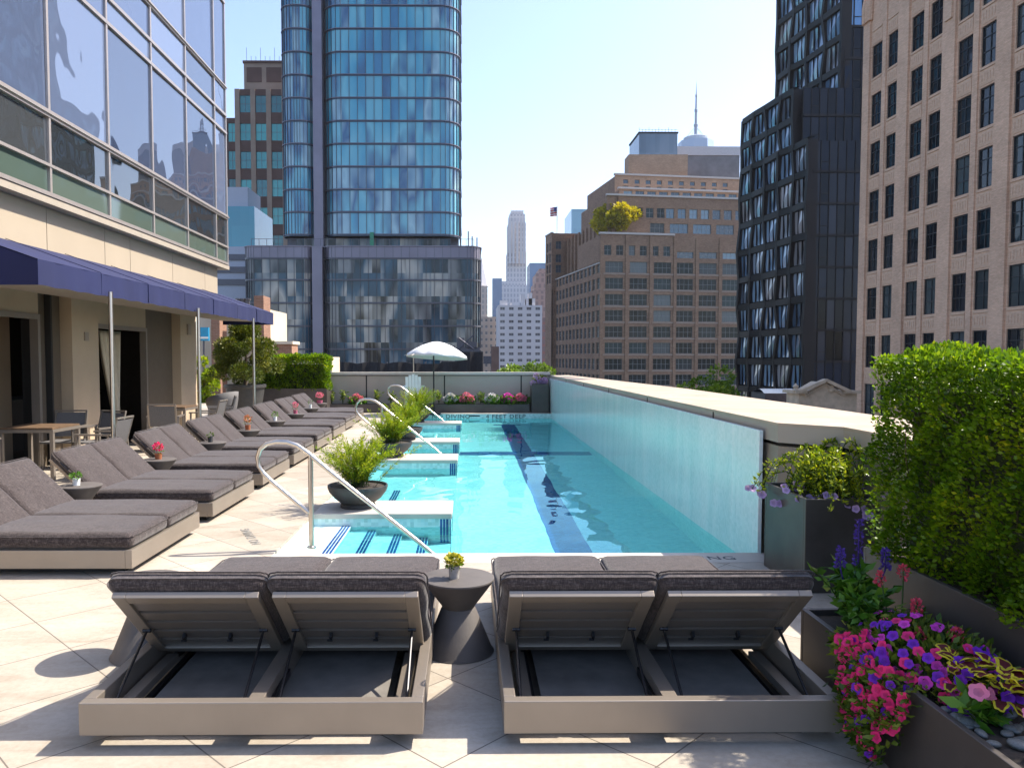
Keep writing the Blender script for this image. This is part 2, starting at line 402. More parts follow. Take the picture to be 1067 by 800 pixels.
for i in range(0, len(edges), 2):
    y0, y1 = edges[i], edges[i+1]
    p.quad((-1.75, y0, BZ), (PX0, y0, BZ), (PX0, y1, BZ), (-1.75, y1, BZ))
    wallx(PX0, y0, y1, FZ, BZ); wallx(-1.748, y0, y1, BZ, -.03)
    wally(y0+.002, -1.75, PX0, BZ, -.05, 1); wally(y1-.002, -1.75, PX0, BZ, -.05, 1)
for a, b in STR: wallx(PX0, a, b, FZ, -.05, 1)
wally(PY0+.004, PX0, PX1, FZ, -.045); wally(PY1-.002, PX0, PX1, FZ, WZ-.22); wally(PY1-.004, -1.75, PX1, WZ-.22, -.001, 1)
wallx(PX1-.002, PY0, PY1, FZ, -.3)
basin = tag(p.build('pool_basin', [M['tile'], M['tile_end']]), kind='structure')
# stairs in the first bay, benches in the others
st = MB()
for x0, x1, z in ((-1.74, -1.32, -.135), (-1.32, -1.03, -.30), (-1.03, -.74, -.45), (-.74, -.45, -.60)):
    st.box(x0, x1, PY0+.02, 8.575, BZ, z)
for y0, y1 in ((9.365, 11.3), (9.365, 13.145)): st.box(-1.74, -1.0 if y1 < 12 else -1.45, y0, y1, BZ, -.42 if y1 < 12 else -.30)
for y0, y1 in ((13.985, 16.015), (16.765, 20.595), (21.365, 24.09)): st.box(-1.74, -1.2, y0, y1, BZ, -.38)
tag(st.build('pool_steps', M['tile']), kind='structure')
b = MB()
for x, z in ((-1.32, -.135), (-1.03, -.30), (-.74, -.45), (-.45, -.60)):
    for k in (0, 1, 2): b.box(x-.030-k*.034, x-.006-k*.034, PY0+.03, 8.57, z, z+.004)
for k in (0, 1, 2): b.box(-1.03-k*.034, -1.006-k*.034, 9.37, 11.29, -.42, -.416)
for a, e in STR:
    for yy in (a, e):
        for k in (0, 1, 2): b.box(PX0-.12+k*.034, PX0-.12+k*.034+.026, yy-.004, yy+.004, FZ, -.06)
        b.box(PX0-.004, PX0+.004, min(yy, yy)-.05, yy+.05, FZ, -.06)
b.box(.98, 1.40, PY0+.05, 22.9, FZ, FZ+.004); b.box(.75, 1.57, 22.9, 23.15, FZ, FZ+.004)
b.box(PX0+.01, .98, 16.2, 16.75, FZ, FZ+.004); b.box(1.40, PX1-.01, 16.2, 16.75, FZ, FZ+.004)
tag(b.build('pool_lane_line', M['tile_blue']), kind='structure')
band = MB()
band.box(PX1-.012, PX1-.002, PY0+.02, PY1-.02, -.40, -.30)
tag(band.build('pool_waterline_band', tile_mat('speckled teal mosaic', [(.05, .22, .30), (.30, .55, .58), (.5, .7, .7), (.02, .16, .26)], .05)), kind='structure')
# rippled surface: a fine grid shaped by crossing wave trains
nx, ny = 84, 420; xs_ = np.linspace(-1.749, PX1, nx); ys_ = np.linspace(PY0+.001, PY1-.001, ny)
gx, gy = np.meshgrid(xs_, ys_); gz = np.full_like(gx, WZ); wr = np.random.default_rng(5)
for k in range(34):
    lam = wr.uniform(.22, 1.1); an = wr.uniform(0, 2*math.pi); gz += .00038*lam**1.05*np.sin(2*math.pi/lam*(gx*math.cos(an)+gy*math.sin(an))+wr.uniform(0, 6.28)+.5*np.sin(gx*1.3+gy*.9+k))
wm = bpy.data.meshes.new('pool_water')
fc_ = [(j*nx+i, j*nx+i+1, (j+1)*nx+i+1, (j+1)*nx+i) for j in range(ny-1) for i in range(nx-1)]
wm.from_pydata(np.stack([gx, gy, gz], -1).reshape(-1, 3).tolist(), [], fc_); wm.polygons.foreach_set('use_smooth', [True]*len(wm.polygons)); wm.materials.append(M['water'])
water = bpy.data.objects.new('pool_water', wm); COL.objects.link(water); tag(water, kind='structure')
water.cycles.is_caustics_caster = True
for o in list(COL.objects):
    if o.name.startswith('pool_') and o is not water: o.cycles.is_caustics_receiver = True

def text(body, loc, rot, size, mat, parent, name='lettering', sx=1.0):
    cu = bpy.data.curves.new(name, 'FONT'); cu.body = body; cu.size = size; cu.extrude = .001; cu.align_x = 'LEFT'
    cu.space_character = 1.1
    o = bpy.data.objects.new(name, cu); COL.objects.link(o); o.location = loc; o.rotation_euler = rot; o.scale = (sx, 1, 1)
    cu.materials.append(mat); o.parent = parent; return o
text('NO DIVING', (-1.15, PY1-.012, -.14), (R(90), 0, 0), .17, M['ink'], basin, sx=1.25)
text('4 FEET DEEP', (.55, PY1-.012, -.14), (R(90), 0, 0), .17, M['ink'], basin, sx=1.25)
MB().box(.02, .36, PY1-.014, PY1-.008, -.085, -.045).build('symbol_bar', M['ink'], basin)
text('NO DIVING', (1.42, 6.57, .0045), (0, 0, 0), .155, M['ink'], deck, sx=1.05)
text('NO DIVING', (-1.95, 7.18, .003), (0, 0, R(115)), .13, M['ink_grey'], deck)

# ------------------------------------------------------------------ parapet on the right and the water wall
def thing(name, label, cat, group=None, loc=(0, 0, 0), rz=0): return empty(name, loc, rz, label, cat, group)
pw = thing('parapet_wall', 'taupe panelled parapet wall with sandstone cap along the right side of the pool', 'wall')
def inset(poly, k): return [(x+(k if x < 3.5 else -k), y) for x, y in poly]
body = [(2.70, 25.25), (2.70, 6.64), (3.08, 6.24), (3.08, -8), (3.9, -8), (3.9, 25.25)][::-1]
cap = [(2.68, 25.25), (2.68, 6.60), (3.06, 6.20), (3.06, -8), (4.0, -8), (4.0, 14.0), (3.3, 25.25)][::-1]
gap = [(2.73, 25.24), (2.73, 6.68), (3.11, 6.28), (3.11, -7.99), (3.9, -7.99), (3.9, 25.24)][::-1]
MB().prism(body, -1.0, .985).build('wall_panel', M['panel2'], pw)
MB().prism(gap, .985, 1.02).build('shadow_gap', M['gap'], pw)
lip = MB().prism(cap, 1.02, 1.165)
for y in (8.35, 11.45, 14.6, 17.8, 21.0): lip.box(2.674, 2.69, y-.012, y+.012, 1.021, 1.164, 1)
lip.build('fascia', [M['panel'], M['gap']], pw)
capm = MB()
MB().prism([(x+(-.004 if x < 3.2 else 0), y) for x, y in cap], 1.165, 1.19).build('cap', M['parapet_top'], pw)
for y in (1.2, 4.2, 8.35, 11.45, 14.6, 17.8, 21.0):
    MB().box(2.69 if y > 6.5 else 3.07, 3.98 if y < 14 else 3.98-(y-14)*.0625, y-.006, y+.006, 1.19, 1.1915).build('cap_joint', M['ink_grey'], pw)
jn = MB(); jn.box(3.08, 3.10, 3.5, 3.515, 0, .98)
jn.bar((3.075, 6.235, 0), (3.075, 6.235, .984), .02, .02); jn.build('corner_joint', M['gap'], pw)
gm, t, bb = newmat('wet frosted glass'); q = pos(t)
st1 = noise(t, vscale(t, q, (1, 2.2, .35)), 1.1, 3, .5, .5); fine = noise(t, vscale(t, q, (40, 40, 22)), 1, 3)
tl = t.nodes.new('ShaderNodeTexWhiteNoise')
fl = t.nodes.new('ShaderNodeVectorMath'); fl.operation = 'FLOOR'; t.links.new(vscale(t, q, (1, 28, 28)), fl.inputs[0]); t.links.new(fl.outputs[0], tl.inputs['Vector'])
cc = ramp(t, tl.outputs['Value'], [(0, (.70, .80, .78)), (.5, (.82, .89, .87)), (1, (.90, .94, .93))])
cc = mixc(t, .5, cc, ramp(t, st1, [(.34, (.60, .82, .81)), (.5, (.75, .90, .89)), (.66, (.92, .97, .96))]))  # pale streaks painted in for light thrown up by the pool ripples
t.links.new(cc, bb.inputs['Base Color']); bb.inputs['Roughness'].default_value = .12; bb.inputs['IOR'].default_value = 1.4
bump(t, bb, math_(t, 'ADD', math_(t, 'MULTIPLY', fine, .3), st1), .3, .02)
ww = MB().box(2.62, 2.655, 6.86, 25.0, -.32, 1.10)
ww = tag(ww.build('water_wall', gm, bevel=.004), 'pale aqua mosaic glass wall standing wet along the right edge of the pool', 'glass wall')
gw = thing('garden_wall', 'low beige panelled wall closing the far end of the deck', 'wall')
f = MB().box(-7.2, 2.72, 25.12, 25.4, -1, 1.17)
f.build('wall_panel', M['panel'], gw)
MB().box(-7.2, 2.675, 25.07, 25.45, 1.20, 1.29).build('cap', plain('cream cap stone', (.55, .50, .43), .6, var=.06), gw)
MB().box(-7.2, 2.70, 25.14, 25.4, 1.17, 1.20).build('shadow_gap', M['gap'], gw)
j = MB()
for x in (-5.8, -3.33, -.78, 1.73): j.box(x-.02, x+.02, 25.112, 25.13, 0, 1.169)
j.build('panel_joint', M['gap'], gw)

# ================================================================== HOTEL on the left
hb = thing('hotel_building', 'glass and beige panel hotel wing rising over the loungers on the left', 'building')
GX, FX, WX = -6.15, -6.31, -6.75
HGD = glass_mat('hotel glass with blinds and sky tint', [(.06, .085, .16), (.13, .165, .26), (.10, .13, .21), (.04, .055, .10)], rnd=True, ior=2.2, rough=.015, wav=.035, wscale=.5)  # pane tones mix pale blinds with the reflected sky's blue, put into the colour
HG = glass_mat('hotel glass', [(.010, .013, .018), (.03, .035, .04), (.016, .02, .026), (.05, .055, .06)], rnd=True, ior=2.3, rough=.015, wav=.035, wscale=.5)
HGB = glass_mat('green spandrel glass', [(.07, .10, .082), (.09, .12, .10)], rnd=True, ior=1.8, rough=.03, wav=.02)
ALU = plain('pale mullion aluminium', (.50, .44, .40), .35, .6, var=.05)
ys = [2.26, 4.1, 5.94, 7.78, 9.62, 11.46, 13.33, 15.17, 17.0, 18.9, 19.76]
zs = [4.14, 4.56, 5.31, 7.42, 7.86, 8.55, 10.65, 11.1, 11.8, 13.9, 14.4, 16.5]
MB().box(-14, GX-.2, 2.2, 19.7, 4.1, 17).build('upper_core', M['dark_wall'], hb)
for i in range(len(ys)-1):
    for k in range(len(zs)-1):
        tilt = RNG.normal(0, .006, 2)
        y0, y1, z0, z1 = ys[i], ys[i+1], zs[k], zs[k+1]
        m = MB(); m.quad((GX-tilt[0], y0, z0), (GX, y1, z0), (GX-tilt[1], y1, z1), (GX-tilt[0]-tilt[1], y0, z1))
        m.build('window', HGB if k == 0 else (HG if k == 1 else HGD), hb)
for y in ys: MB().box(GX-.03, GX+.035, y-.028, y+.028, 4.12, 16.6).build('mullion', ALU, hb)
for z, h_ in zip(zs, (.03, .022, .055, .03, .03, .05, .03, .03, .05, .03, .03, .03)):
    m = MB(); m.box(GX-.03, GX+.045, 2.2, 19.79, z-h_, z+h_)
    if h_ > .045: m.box(GX-.03, GX+.07, 2.2, 19.8, z-.012, z+.012)
    m.build('transom', ALU, hb)
MB().box(-14, GX-.02, 19.76, 19.80, 4.1, 17).build('end_wall', M['panel'], hb)
MB().box(-14, GX+.03, 2.2, 19.86, 4.0, 4.10).build('ledge', plain('beige ledge', (.36, .31, .25), .5, var=.05), hb)
fy = [2.2, 4.3, 6.4, 8.5, 10.1, 11.66, 13.5, 14.5, 16.56, 18.57, 19.5]
BP = plain('cream cladding panel', (.40, .335, .25), .55, var=.05, scale=.8, obj=False)
for a, b_ in zip(fy, fy[1:]):
    MB().box(FX-.06, FX, a+.008, b_-.008, 2.9, 3.995).build('fascia_panel', BP, hb)
MB().box(-14, FX-.065, 2.2, 19.45, 2.9, 3.99).build('floor_slab', M['soffit'], hb)
KH = plain('khaki stone cladding', (.46, .36, .25), .65, var=.08, scale=1.2, obj=False)
def col(a, b_, x=WX): MB().box(-7.0, x, a, b_, 0, 2.9).build('column', KH, hb)
col(13.02, 13.95, WX+.08); col(17.9, 18.85, WX+.08); col(2.2, 7.2); col(19.0, 19.45, WX-.1)
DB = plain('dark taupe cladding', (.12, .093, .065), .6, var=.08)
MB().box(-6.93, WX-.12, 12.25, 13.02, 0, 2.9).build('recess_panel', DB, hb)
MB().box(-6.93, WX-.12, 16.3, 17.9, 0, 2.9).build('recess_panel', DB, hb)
MB().box(-7.25, WX-.02, 12.55, 12.60, 0, 2.9).build('downpipe', M['gap'], hb)
for a, b_, h_ in ((7.2, 12.25, 2.38), (13.95, 16.3, 2.32)):
    MB().box(-7.1, WX-.05, a, b_, h_+.06, 2.9).build('lintel', KH, hb)
    fr = MB(); fr.box(-6.9, WX-.02, a, b_, h_-.02, h_+.06); fr.box(-6.9, WX-.02, b_-.07, b_, 0, h_-.02); fr.box(-6.9, WX-.02, a, a+.06, 0, h_-.02)
    fr.build('door_frame', M['alu'], hb)
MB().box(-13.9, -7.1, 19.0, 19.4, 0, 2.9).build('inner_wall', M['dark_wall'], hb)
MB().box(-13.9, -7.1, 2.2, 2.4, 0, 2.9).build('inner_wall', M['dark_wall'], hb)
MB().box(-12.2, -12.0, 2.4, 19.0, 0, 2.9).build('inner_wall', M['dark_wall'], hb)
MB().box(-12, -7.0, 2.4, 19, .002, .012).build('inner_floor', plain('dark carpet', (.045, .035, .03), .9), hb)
cs = MB()
for k in range(14): cs.box(-12, -7.12, 7.4+k*.42, 7.55+k*.42, 2.78, 2.84)
cs.build('ceiling_slats', M['alu'], hb)
MB().box(-8.4, -7.7, 12.5, 13.0, 0, 2.9).build('inner_pier', KH, hb)
MB().box(WX+.08, WX+.1, 13.42, 13.56, 2.05, 2.2).build('wall_box', M['panel2'], hb)
MB().box(WX+.08, WX+.12, 18.3, 18.5, 2.30, 2.55).build('wall_box', M['panel2'], hb)
# things inside the bar
bc = MB().box(-9.6, -8.9, 8, 12.2, 0, 1.05).box(-9.7, -8.8, 7.9, 12.3, 1.05, 1.1)
tag(bc.build('bar_counter', M['gap']), 'black bar counter inside the left doorway', 'counter')
bc = MB().box(-9.2, -8.5, 14.2, 18.4, 0, .92).box(-9.3, -8.4, 14.1, 18.5, .92, .97)
tag(bc.build('bar_counter', M['gap']), 'black service counter inside the curtained doorway', 'counter')
sh = MB()
for z in (1.15, 1.6): sh.box(-11.9, -11.6, 9, 18.5, z, z+.03)
tag(sh.build('back_shelf', M['wood']), 'long wooden bottle shelf on the back wall of the bar', 'shelf')
def bottle(x, y, z, mat, label, h_=.3):
    o = MB().lathe([(.001, 0), (.042, .004), (.042, h_*.55), (.036, h_*.66), (.014, h_*.76), (.013, h_*.98), (.001, h_)], 12).build('bottle', mat, smooth=50)
    o.location = (x, y, z); tag(o, label, 'bottle', 'bottles in the bar')
for y, z, mm, lb in ((17.2, 1.63, 'pale_glass', 'pale bottles standing on the bar shelf, seen left in the curtained doorway'),):
    for k in range(4): bottle(-11.75, y+k*.22, z, M['pale_glass'], 'small pale bottle on the back shelf seen through the curtained doorway', .3+.03*(k % 2))
for k in range(4): bottle(-9.2, 10.9+k*.3, 1.1, M['pale_glass'], 'small pale bottle on the black counter seen through the left doorway', .34)
ct = MB(); n = 40
vs = []
for r_, z in enumerate(np.linspace(2.3, .55, 14)):
    k = r_/13
    y0 = 15.35+.55*k**1.4; y1 = 16.22-.02*k; sw = 1-.55*k
    for i in range(n):
        u = i/(n-1); vs.append((-7.35+.05*math.sin(u*26)+.03*math.sin(u*11+z), y0+(y1-y0)*u, z))
ct.add(vs, [(r_*n+i, r_*n+i+1, (r_+1)*n+i+1, (r_+1)*n+i) for r_ in range(13) for i in range(n-1)])
o = ct.build('door_curtain', M['curtain'], smooth=80); s_ = o.modifiers.new('solid', 'SOLIDIFY'); s_.thickness = .006
tag(o, 'cream striped curtain gathered to one side in the doorway', 'curtain')
pl = MB().lathe([(.42, 0), (.41, .08), (.33, .22), (.18, .32), (.05, .36), (.02, .62)], 24)
o = pl.build('pendant_lamp', plain('dark bronze lampshade', (.16, .08, .02), .35, .7), smooth=40); o.location = (-8.1, 15.3, 2.05)
tag(o, 'dark domed pendant lamp hanging inside the curtained doorway', 'lamp')
o = MB().box(-8.2, -8.05, 15.55, 16.3, .97, 1.72).build('menu_board', M['white_paint'])
tag(o, 'blank pale board standing on the counter beside the curtain', 'board')

# awning
aw = thing('awning', 'navy blue canvas awning on slim posts shading the left terrace', 'awning')
AX, AY0, AY1 = -5.0, 9.03, 19.8
m = MB()
m.add([(AX, AY0, 2.9), (AX, AY1, 2.9), (FX+.02, AY1, 3.36), (FX+.02, AY0, 3.36)], [(0, 1, 2, 3)])
cv = m.build('canopy', M['awning'], aw); s_ = cv.modifiers.new('solid', 'SOLIDIFY'); s_.thickness = .012
m = MB(); nn = 120
vs = [(AX+.006*math.sin(i*.9)+.004*math.sin(i*2.3)*(z < 2.8), AY0+(AY1-AY0)*i/nn, z+(.006*math.sin(i*1.1) if z < 2.7 else 0)) for z in (2.9, 2.75, 2.6) for i in range(nn+1)]
m.add(vs, [(r_*(nn+1)+i, r_*(nn+1)+i+1, (r_+1)*(nn+1)+i+1, (r_+1)*(nn+1)+i) for r_ in (0, 1) for i in range(nn)])
v = m.build('valance', M['awning'], aw, smooth=80)
m = MB()
for y in (AY0, AY1):
    m = MB(); m.add([(AX, y, 2.9), (FX+.02, y, 3.36), (FX+.02, y, 2.6), (AX, y, 2.6)], [(0, 1, 2, 3)])
    v = m.build('side_panel', M['awning'], aw); s_ = v.modifiers.new('solid', 'SOLIDIFY'); s_.thickness = .008
for k in range(1, 7):
    y = AY0+k*1.54; m = MB(); m.box(AX-.006, AX+.009, y-.006, y+.006, 2.615, 2.9); m.bar((AX, y, 2.908), (FX+.03, y, 3.37), .014, .008); m.build('seam', M['awning'], aw)
MB().quad((AX-.02, AY0+.03, 2.66), (FX, AY0+.03, 2.70), (FX, AY1-.03, 2.70), (AX-.02, AY1-.03, 2.66)).build('lining', M['awning_under'], aw)
for y in (10.7, 14.15, 17.75):
    MB().lathe([(.03, 0), (.03, 2.66)], 12, (AX+.06, y, 0)).build('post', M['steel'], aw, smooth=40)
# ================================================================== LOUNGERS
def cushion(l, w_, t_, r=.055, puff=.018, nx=14, ny=10):
    """soft slab from x 0..l, y -w/2..w/2, z 0..t with rolled edges and a slight crown"""
    bm = bmesh.new(); bmesh.ops.create_cube(bm, size=1)
    for v_ in bm.verts: v_.co = Vector(((v_.co.x+.5)*l, v_.co.y*w_, (v_.co.z+.5)*t_))
    bmesh.ops.bevel(bm, geom=bm.edges[:], offset=r, segments=4, profile=.5, affect='EDGES')
    for ax, L, n_ in ((0, l, nx), (1, w_, ny)):
        for k in range(1, n_):
            c_ = (L*k/n_ if ax == 0 else -w_/2+L*k/n_)
            no = Vector((1, 0, 0)) if ax == 0 else Vector((0, 1, 0))
            bmesh.ops.bisect_plane(bm, geom=bm.verts[:]+bm.edges[:]+bm.faces[:], plane_co=no*c_, plane_no=no)
    for v_ in bm.verts:
        u, q = v_.co.x/l, (v_.co.y+w_/2)/w_
        k = (max(0, math.sin(math.pi*min(max(u, 0), 1)))*max(0, math.sin(math.pi*min(max(q, 0), 1))))**.5
        wob = .006*math.sin(9*u+3*q)+.005*math.sin(14*q+5*u)
        if v_.co.z > t_*.5: v_.co.z += k*puff+wob*k
        if v_.co.y > 0: v_.co.y += .006*math.sin(11*u)
        else: v_.co.y -= .006*math.sin(13*u+1)
    me = bpy.data.meshes.new('cushion'); bm.to_mesh(me); bm.free()
    me.polygons.foreach_set('use_smooth', [True]*len(me.polygons)); me.materials.append(M['fabric'])
    return me
SEAT, BACK = cushion(1.30, .765, .128), cushion(.71, .775, .104)
def piping(l, w_, t_, r=.05):
    m = MB()
    for z in (t_*.80,):
        pts = []
        for cx_, cy_, a0 in ((l-r, w_/2-r, 0), (r, w_/2-r, 90), (r, -w_/2+r, 180), (l-r, -w_/2+r, 270)):
            pts += [(cx_+(r+.001)*math.cos(R(a0+q)), cy_+(r+.001)*math.sin(R(a0+q)), z+.002*math.sin(q+a0)) for q in range(0, 91, 15)]
        m.tube(pts+[pts[0]], .0045, 6)
    o = m.build('piping', M['fabric'], smooth=60); me = o.data; bpy.data.objects.remove(o); return me
SEAT_P, BACK_P = piping(1.30, .765, .128), piping(.71, .775, .104)
def obj(name, me, parent, loc=(0, 0, 0), rot=(0, 0, 0)):
    o = bpy.data.objects.new(name, me); COL.objects.link(o); o.parent = parent; o.location = loc; o.rotation_euler = rot; return o
LL, LW = 2.07, 1.54
def make_lounger(ang=44, hz=.185, hx=.80):
    """x: head 0 -> foot LL, y across two places, hinge at x=.78"""
    r = empty('double_lounger')
    hw = LW/2
    f = MB()
    f.box(0, .055, -hw, hw, .06, .21); f.box(LL-.055, LL, -hw, hw, .06, .21)
    f.box(.055, LL-.055, -hw, -hw+.055, .06, .21); f.box(.055, LL-.055, hw-.055, hw, .06, .21)
    f.build('frame', M['bronze'], r, bevel=.004)
    MB().box(.055, LL-.055, -.035, .035, .075, .195).build('centre_beam', M['bronze'], r, bevel=.003)
    for y in (-hw+.115, hw-.115): MB().box(.056, .80, y-.03, y+.03, .085, .125).build('inner_rail', M['bronze'], r)
    pb_ = MB(); pb_.box(.12, .17, -hw+.14, hw-.14, 0, .07); pb_.box(LL-.17, LL-.12, -hw+.14, hw-.14, 0, .07); pb_.box(.17, LL-.17, -hw+.14, -hw+.17, 0, .07); pb_.box(.17, LL-.17, hw-.17, hw-.14, 0, .07)
    pb_.build('plinth', M['black_metal'], r)
    MB().box(.26, LL-.06, -hw+.20, hw-.20, .071, .082).build('base_board', M['board'], r)
    sd = MB()
    for y in (-hw/2, hw/2):
        for k in range(9): sd.box(.80+k*.136, .80+k*.136+.12, y-.335, y+.335, .19, .212)
    sd.build('seat_deck', M['bronze_dark'], r)
    for s in (-1, 1):
        y = s*(hw/2-.002)
        sc_ = obj('seat_cushion', SEAT, r, (.77, y, .213)); obj('piping', SEAT_P, sc_)
        a = R(ang); ca, sa = math.cos(a), math.sin(a)
        # back panel: runs from the hinge up towards the head (-x)
        H = Vector((hx, 0, hz)); dr = Vector((-ca, 0, sa)); nn = Vector((sa, 0, ca))   # dr up the panel, nn out of its upper face
        def pt(u, yy, n_): return H+dr*u+nn*n_+Vector((0, y+yy, 0))
        fr = MB()
        def pbox(u0, u1, y0, y1, n0, n1, mb):
            vs = [pt(u, yy, n_) for n_ in (n0, n1) for u, yy in ((u0, y0), (u1, y0), (u1, y1), (u0, y1))]
            mb.add(vs, [(3, 2, 1, 0), (4, 5, 6, 7), (0, 1, 5, 4), (1, 2, 6, 5), (2, 3, 7, 6), (3, 0, 4, 7)])
        pbox(0, .68, -.35, -.285, 0, .032, fr); pbox(0, .68, .285, .35, 0, .032, fr); pbox(.615, .68, -.285, .285, 0, .032, fr); pbox(0, .05, -.285, .285, 0, .032, fr)
        bf = fr.build('back_frame', M['bronze'], r, bevel=.003)
        sl_ = MB()
        for k in range(5): pbox(.055+k*.112, .055+k*.112+.084, -.284, .284, .014, .026, sl_)
        sl_.build('slats', M['bronze_dark'], bf)
        for yy in (-.11, .13):
            hk = MB(); pbox(.20, .235, yy-.007, yy+.007, -.018, .01, hk); pbox(.19, .20, yy-.007, yy+.02, -.022, -.012, hk)
            hk.build('hook', M['black_metal'], bf)
        BKM = Matrix(((-ca, 0, sa), (0, -1, 0), (sa, 0, ca)))
        p0 = pt(.0, 0, .034)
        bc_ = obj('back_cushion', BACK, r, p0, BKM.to_euler()); obj('piping', BACK_P, bc_)
        for yy in (-.30, .30):
            q = MB(); a_ = pt(.30, yy, -.004); b_ = Vector((.16, y+yy, .135))
            q.tube([a_, b_], .0075, 8); q.tube([a_+Vector((0, -.02, 0)), a_+Vector((0, .02, 0))], .011, 8)
            q.build('strut', M['black_metal'], r, smooth=40)
        q = MB(); q.tube([(.16, y-.33, .135), (.16, y+.33, .135)], .008, 8); q.build('cross_bar', M['black_metal'], r, smooth=40)
        for yy in (-.345, .345): MB().box(.06, .55, y+yy-.012, y+yy+.012, .10, .14).build('rack_rail', M['black_metal'], r)
    return r
proto = make_lounger()
LG = 'double loungers with charcoal cushions'
spots = [((-4.77, 6.90), 'nearest double lounger of the awning row, cut by the left picture edge'),
         ((-4.79, 8.93), 'second double lounger of the row, between green succulent table and pink flower table'),
         ((-4.81, 10.96), 'third double lounger of the row, just behind the pink flower table'),
         ((-4.84, 12.97), 'fourth double lounger of the row, between dark pot table and orange flower table'),
         ((-4.87, 14.97), 'fifth double lounger of the row, right behind the table with orange flowers'),
         ((-4.92, 17.0), 'sixth double lounger of the row, level with the far awning post'),
         ((-4.98, 19.05), 'seventh double lounger of the row, last but one before the round conifer pot and hedge'),
         ((-5.05, 21.1), 'farthest double lounger of the row, in front of the clipped hedge')]
for i, ((x, y), lb) in enumerate(spots):
    o = proto if i == 0 else copy_tree(proto)
    o.location = (x, y, 0); o.rotation_euler.z = R(random.uniform(-.5, .5)); tag(o, lb, 'lounger', LG)
front0 = make_lounger(42, .15, .76)
for x, lb in ((-.975, 'front left double lounger seen from behind, left of the table with yellow rosette plant'),
              (.93, 'front right double lounger seen from behind, beside the petunia trough')):
    o = front0 if x < 0 else copy_tree(front0); o.location = (x, 3.38, 0); o.rotation_euler.z = R(90); tag(o, lb, 'lounger', LG)

# ------------------------------------------------------------------ hourglass side tables
tb = MB().lathe([(.001, .448), (.20, .448), (.214, .444), (.215, .436), (.205, .42), (.105, .285), (.095, .268), (.105, .255), (.20, .02), (.213, .004), (.205, 0), (.001, 0)], 48)
table0 = tb.build('side_table', M['stone_table'], smooth=35)
def table(x, y, lb, first=False):
    o = table0 if first else table0.copy()
    if not first: COL.objects.link(o)
    o.location = (x, y, 0); o.rotation_euler.z = random.uniform(0, 6); return tag(o, lb, 'side table', 'hourglass side tables')
table(-.06, 4.53, 'charcoal hourglass side table between the two front loungers', True)
table(-1.90, 4.50, 'charcoal hourglass side table half hidden left of the front left lounger')
TP = [(-4.0, 7.89), (-4.0, 9.92), (-3.98, 11.92), (-4.0, 13.95), (-4.02, 15.97), (-4.05, 18.0), (-4.12, 20.05), (-4.3, 22.2)]
tl = ['with a green succulent in a white pot, nearest in the left row', 'with the pink and yellow flower pot, second in the left row', 'with the dark cup pot, third in the left row',
      'with the orange flower pot, fourth in the left row', 'with a leafy green sprig in a white pot, fifth in the left row', 'with the small pink rose pot, sixth in the left row',
      'with a thin green sprout pot, seventh in the left row', 'with the big pink bloom, farthest in the left row']
for (x, y), l_ in zip(TP, tl): table(x, y, 'charcoal table '+l_)

# potted table plants
def pot_plant(x, y, pot_mat, leaf, blossom, lb, h_=.07, r=.036, up=.07, nf=40, nb=0, cat='potted plant'):
    e = empty('potted_plant', (x, y, .448), 0, lb, cat, 'little pots on the side tables')
    MB().lathe([(.001, 0), (r*.86, 0), (r, h_), (r*.86, h_), (r*.84, h_*.85), (.001, h_*.84)], 20).build('pot', pot_mat, e, smooth=35)
    P, D, T = clump_points([(0, 0, h_+up*.35)], [(r*1.25, r*1.25, up*.55)], nf)
    leaves('foliage', P, D, .03, leaf, e, .55, tone=T)
    if nb:
        P, D, T = clump_points([(0, 0, h_+up*.75)], [(r*1.25, r*1.25, up*.4)], nb)
        leaves('blossom', P, D, .026, blossom, e, .9)
CP = plain('concrete pot', (.34, .32, .29), .8, var=.15, scale=40)
pot_plant(-.085, 4.50, CP, M['leaf_dull'], M['yellow_p'], 'yellow rosette plant in a grey pot on the table between the front loungers', .075, .034, .05, 60, 110)
pot_plant(-4.02, 7.86, M['white_pot'], M['leaf'], None, 'bright green succulent in a white pot on the nearest table of the left row', .07, .04, .06, 90)
pot_plant(-4.0, 9.90, M['orange_p'], M['leaf_dull'], M['pink'], 'pink and yellow flowers in a small pot on the second table of the left row', .07, .045, .12, 50, 120)
pot_plant(-4.0, 11.9, M['bowl'], M['leaf_dull'], None, 'small dark cup pot with a low sprig on the third table', .09, .04, .06, 50)
pot_plant(-4.0, 13.92, M['orange_p'], M['leaf_dull'], M['orange_p'], 'orange flowers in a pot on the fourth table', .09, .05, .15, 50, 120)
pot_plant(-4.02, 15.95, M['white_pot'], M['leaf'], None, 'leafy sprig in a white pot on the fifth table', .09, .045, .12, 80)
pot_plant(-4.05, 17.98, M['rose'], M['leaf_dull'], M['rose'], 'small pink roses in a pot on the sixth table', .09, .05, .16, 40, 130)
pot_plant(-4.12, 20.02, M['white_pot'], M['leaf'], None, 'thin green sprout in a white pot on the seventh table', .10, .045, .14, 50)
pot_plant(-4.3, 22.2, M['rose'], M['leaf_dull'], M['rose'], 'big pink bloom in a pot on the farthest table', .08, .09, .20, 40, 260)

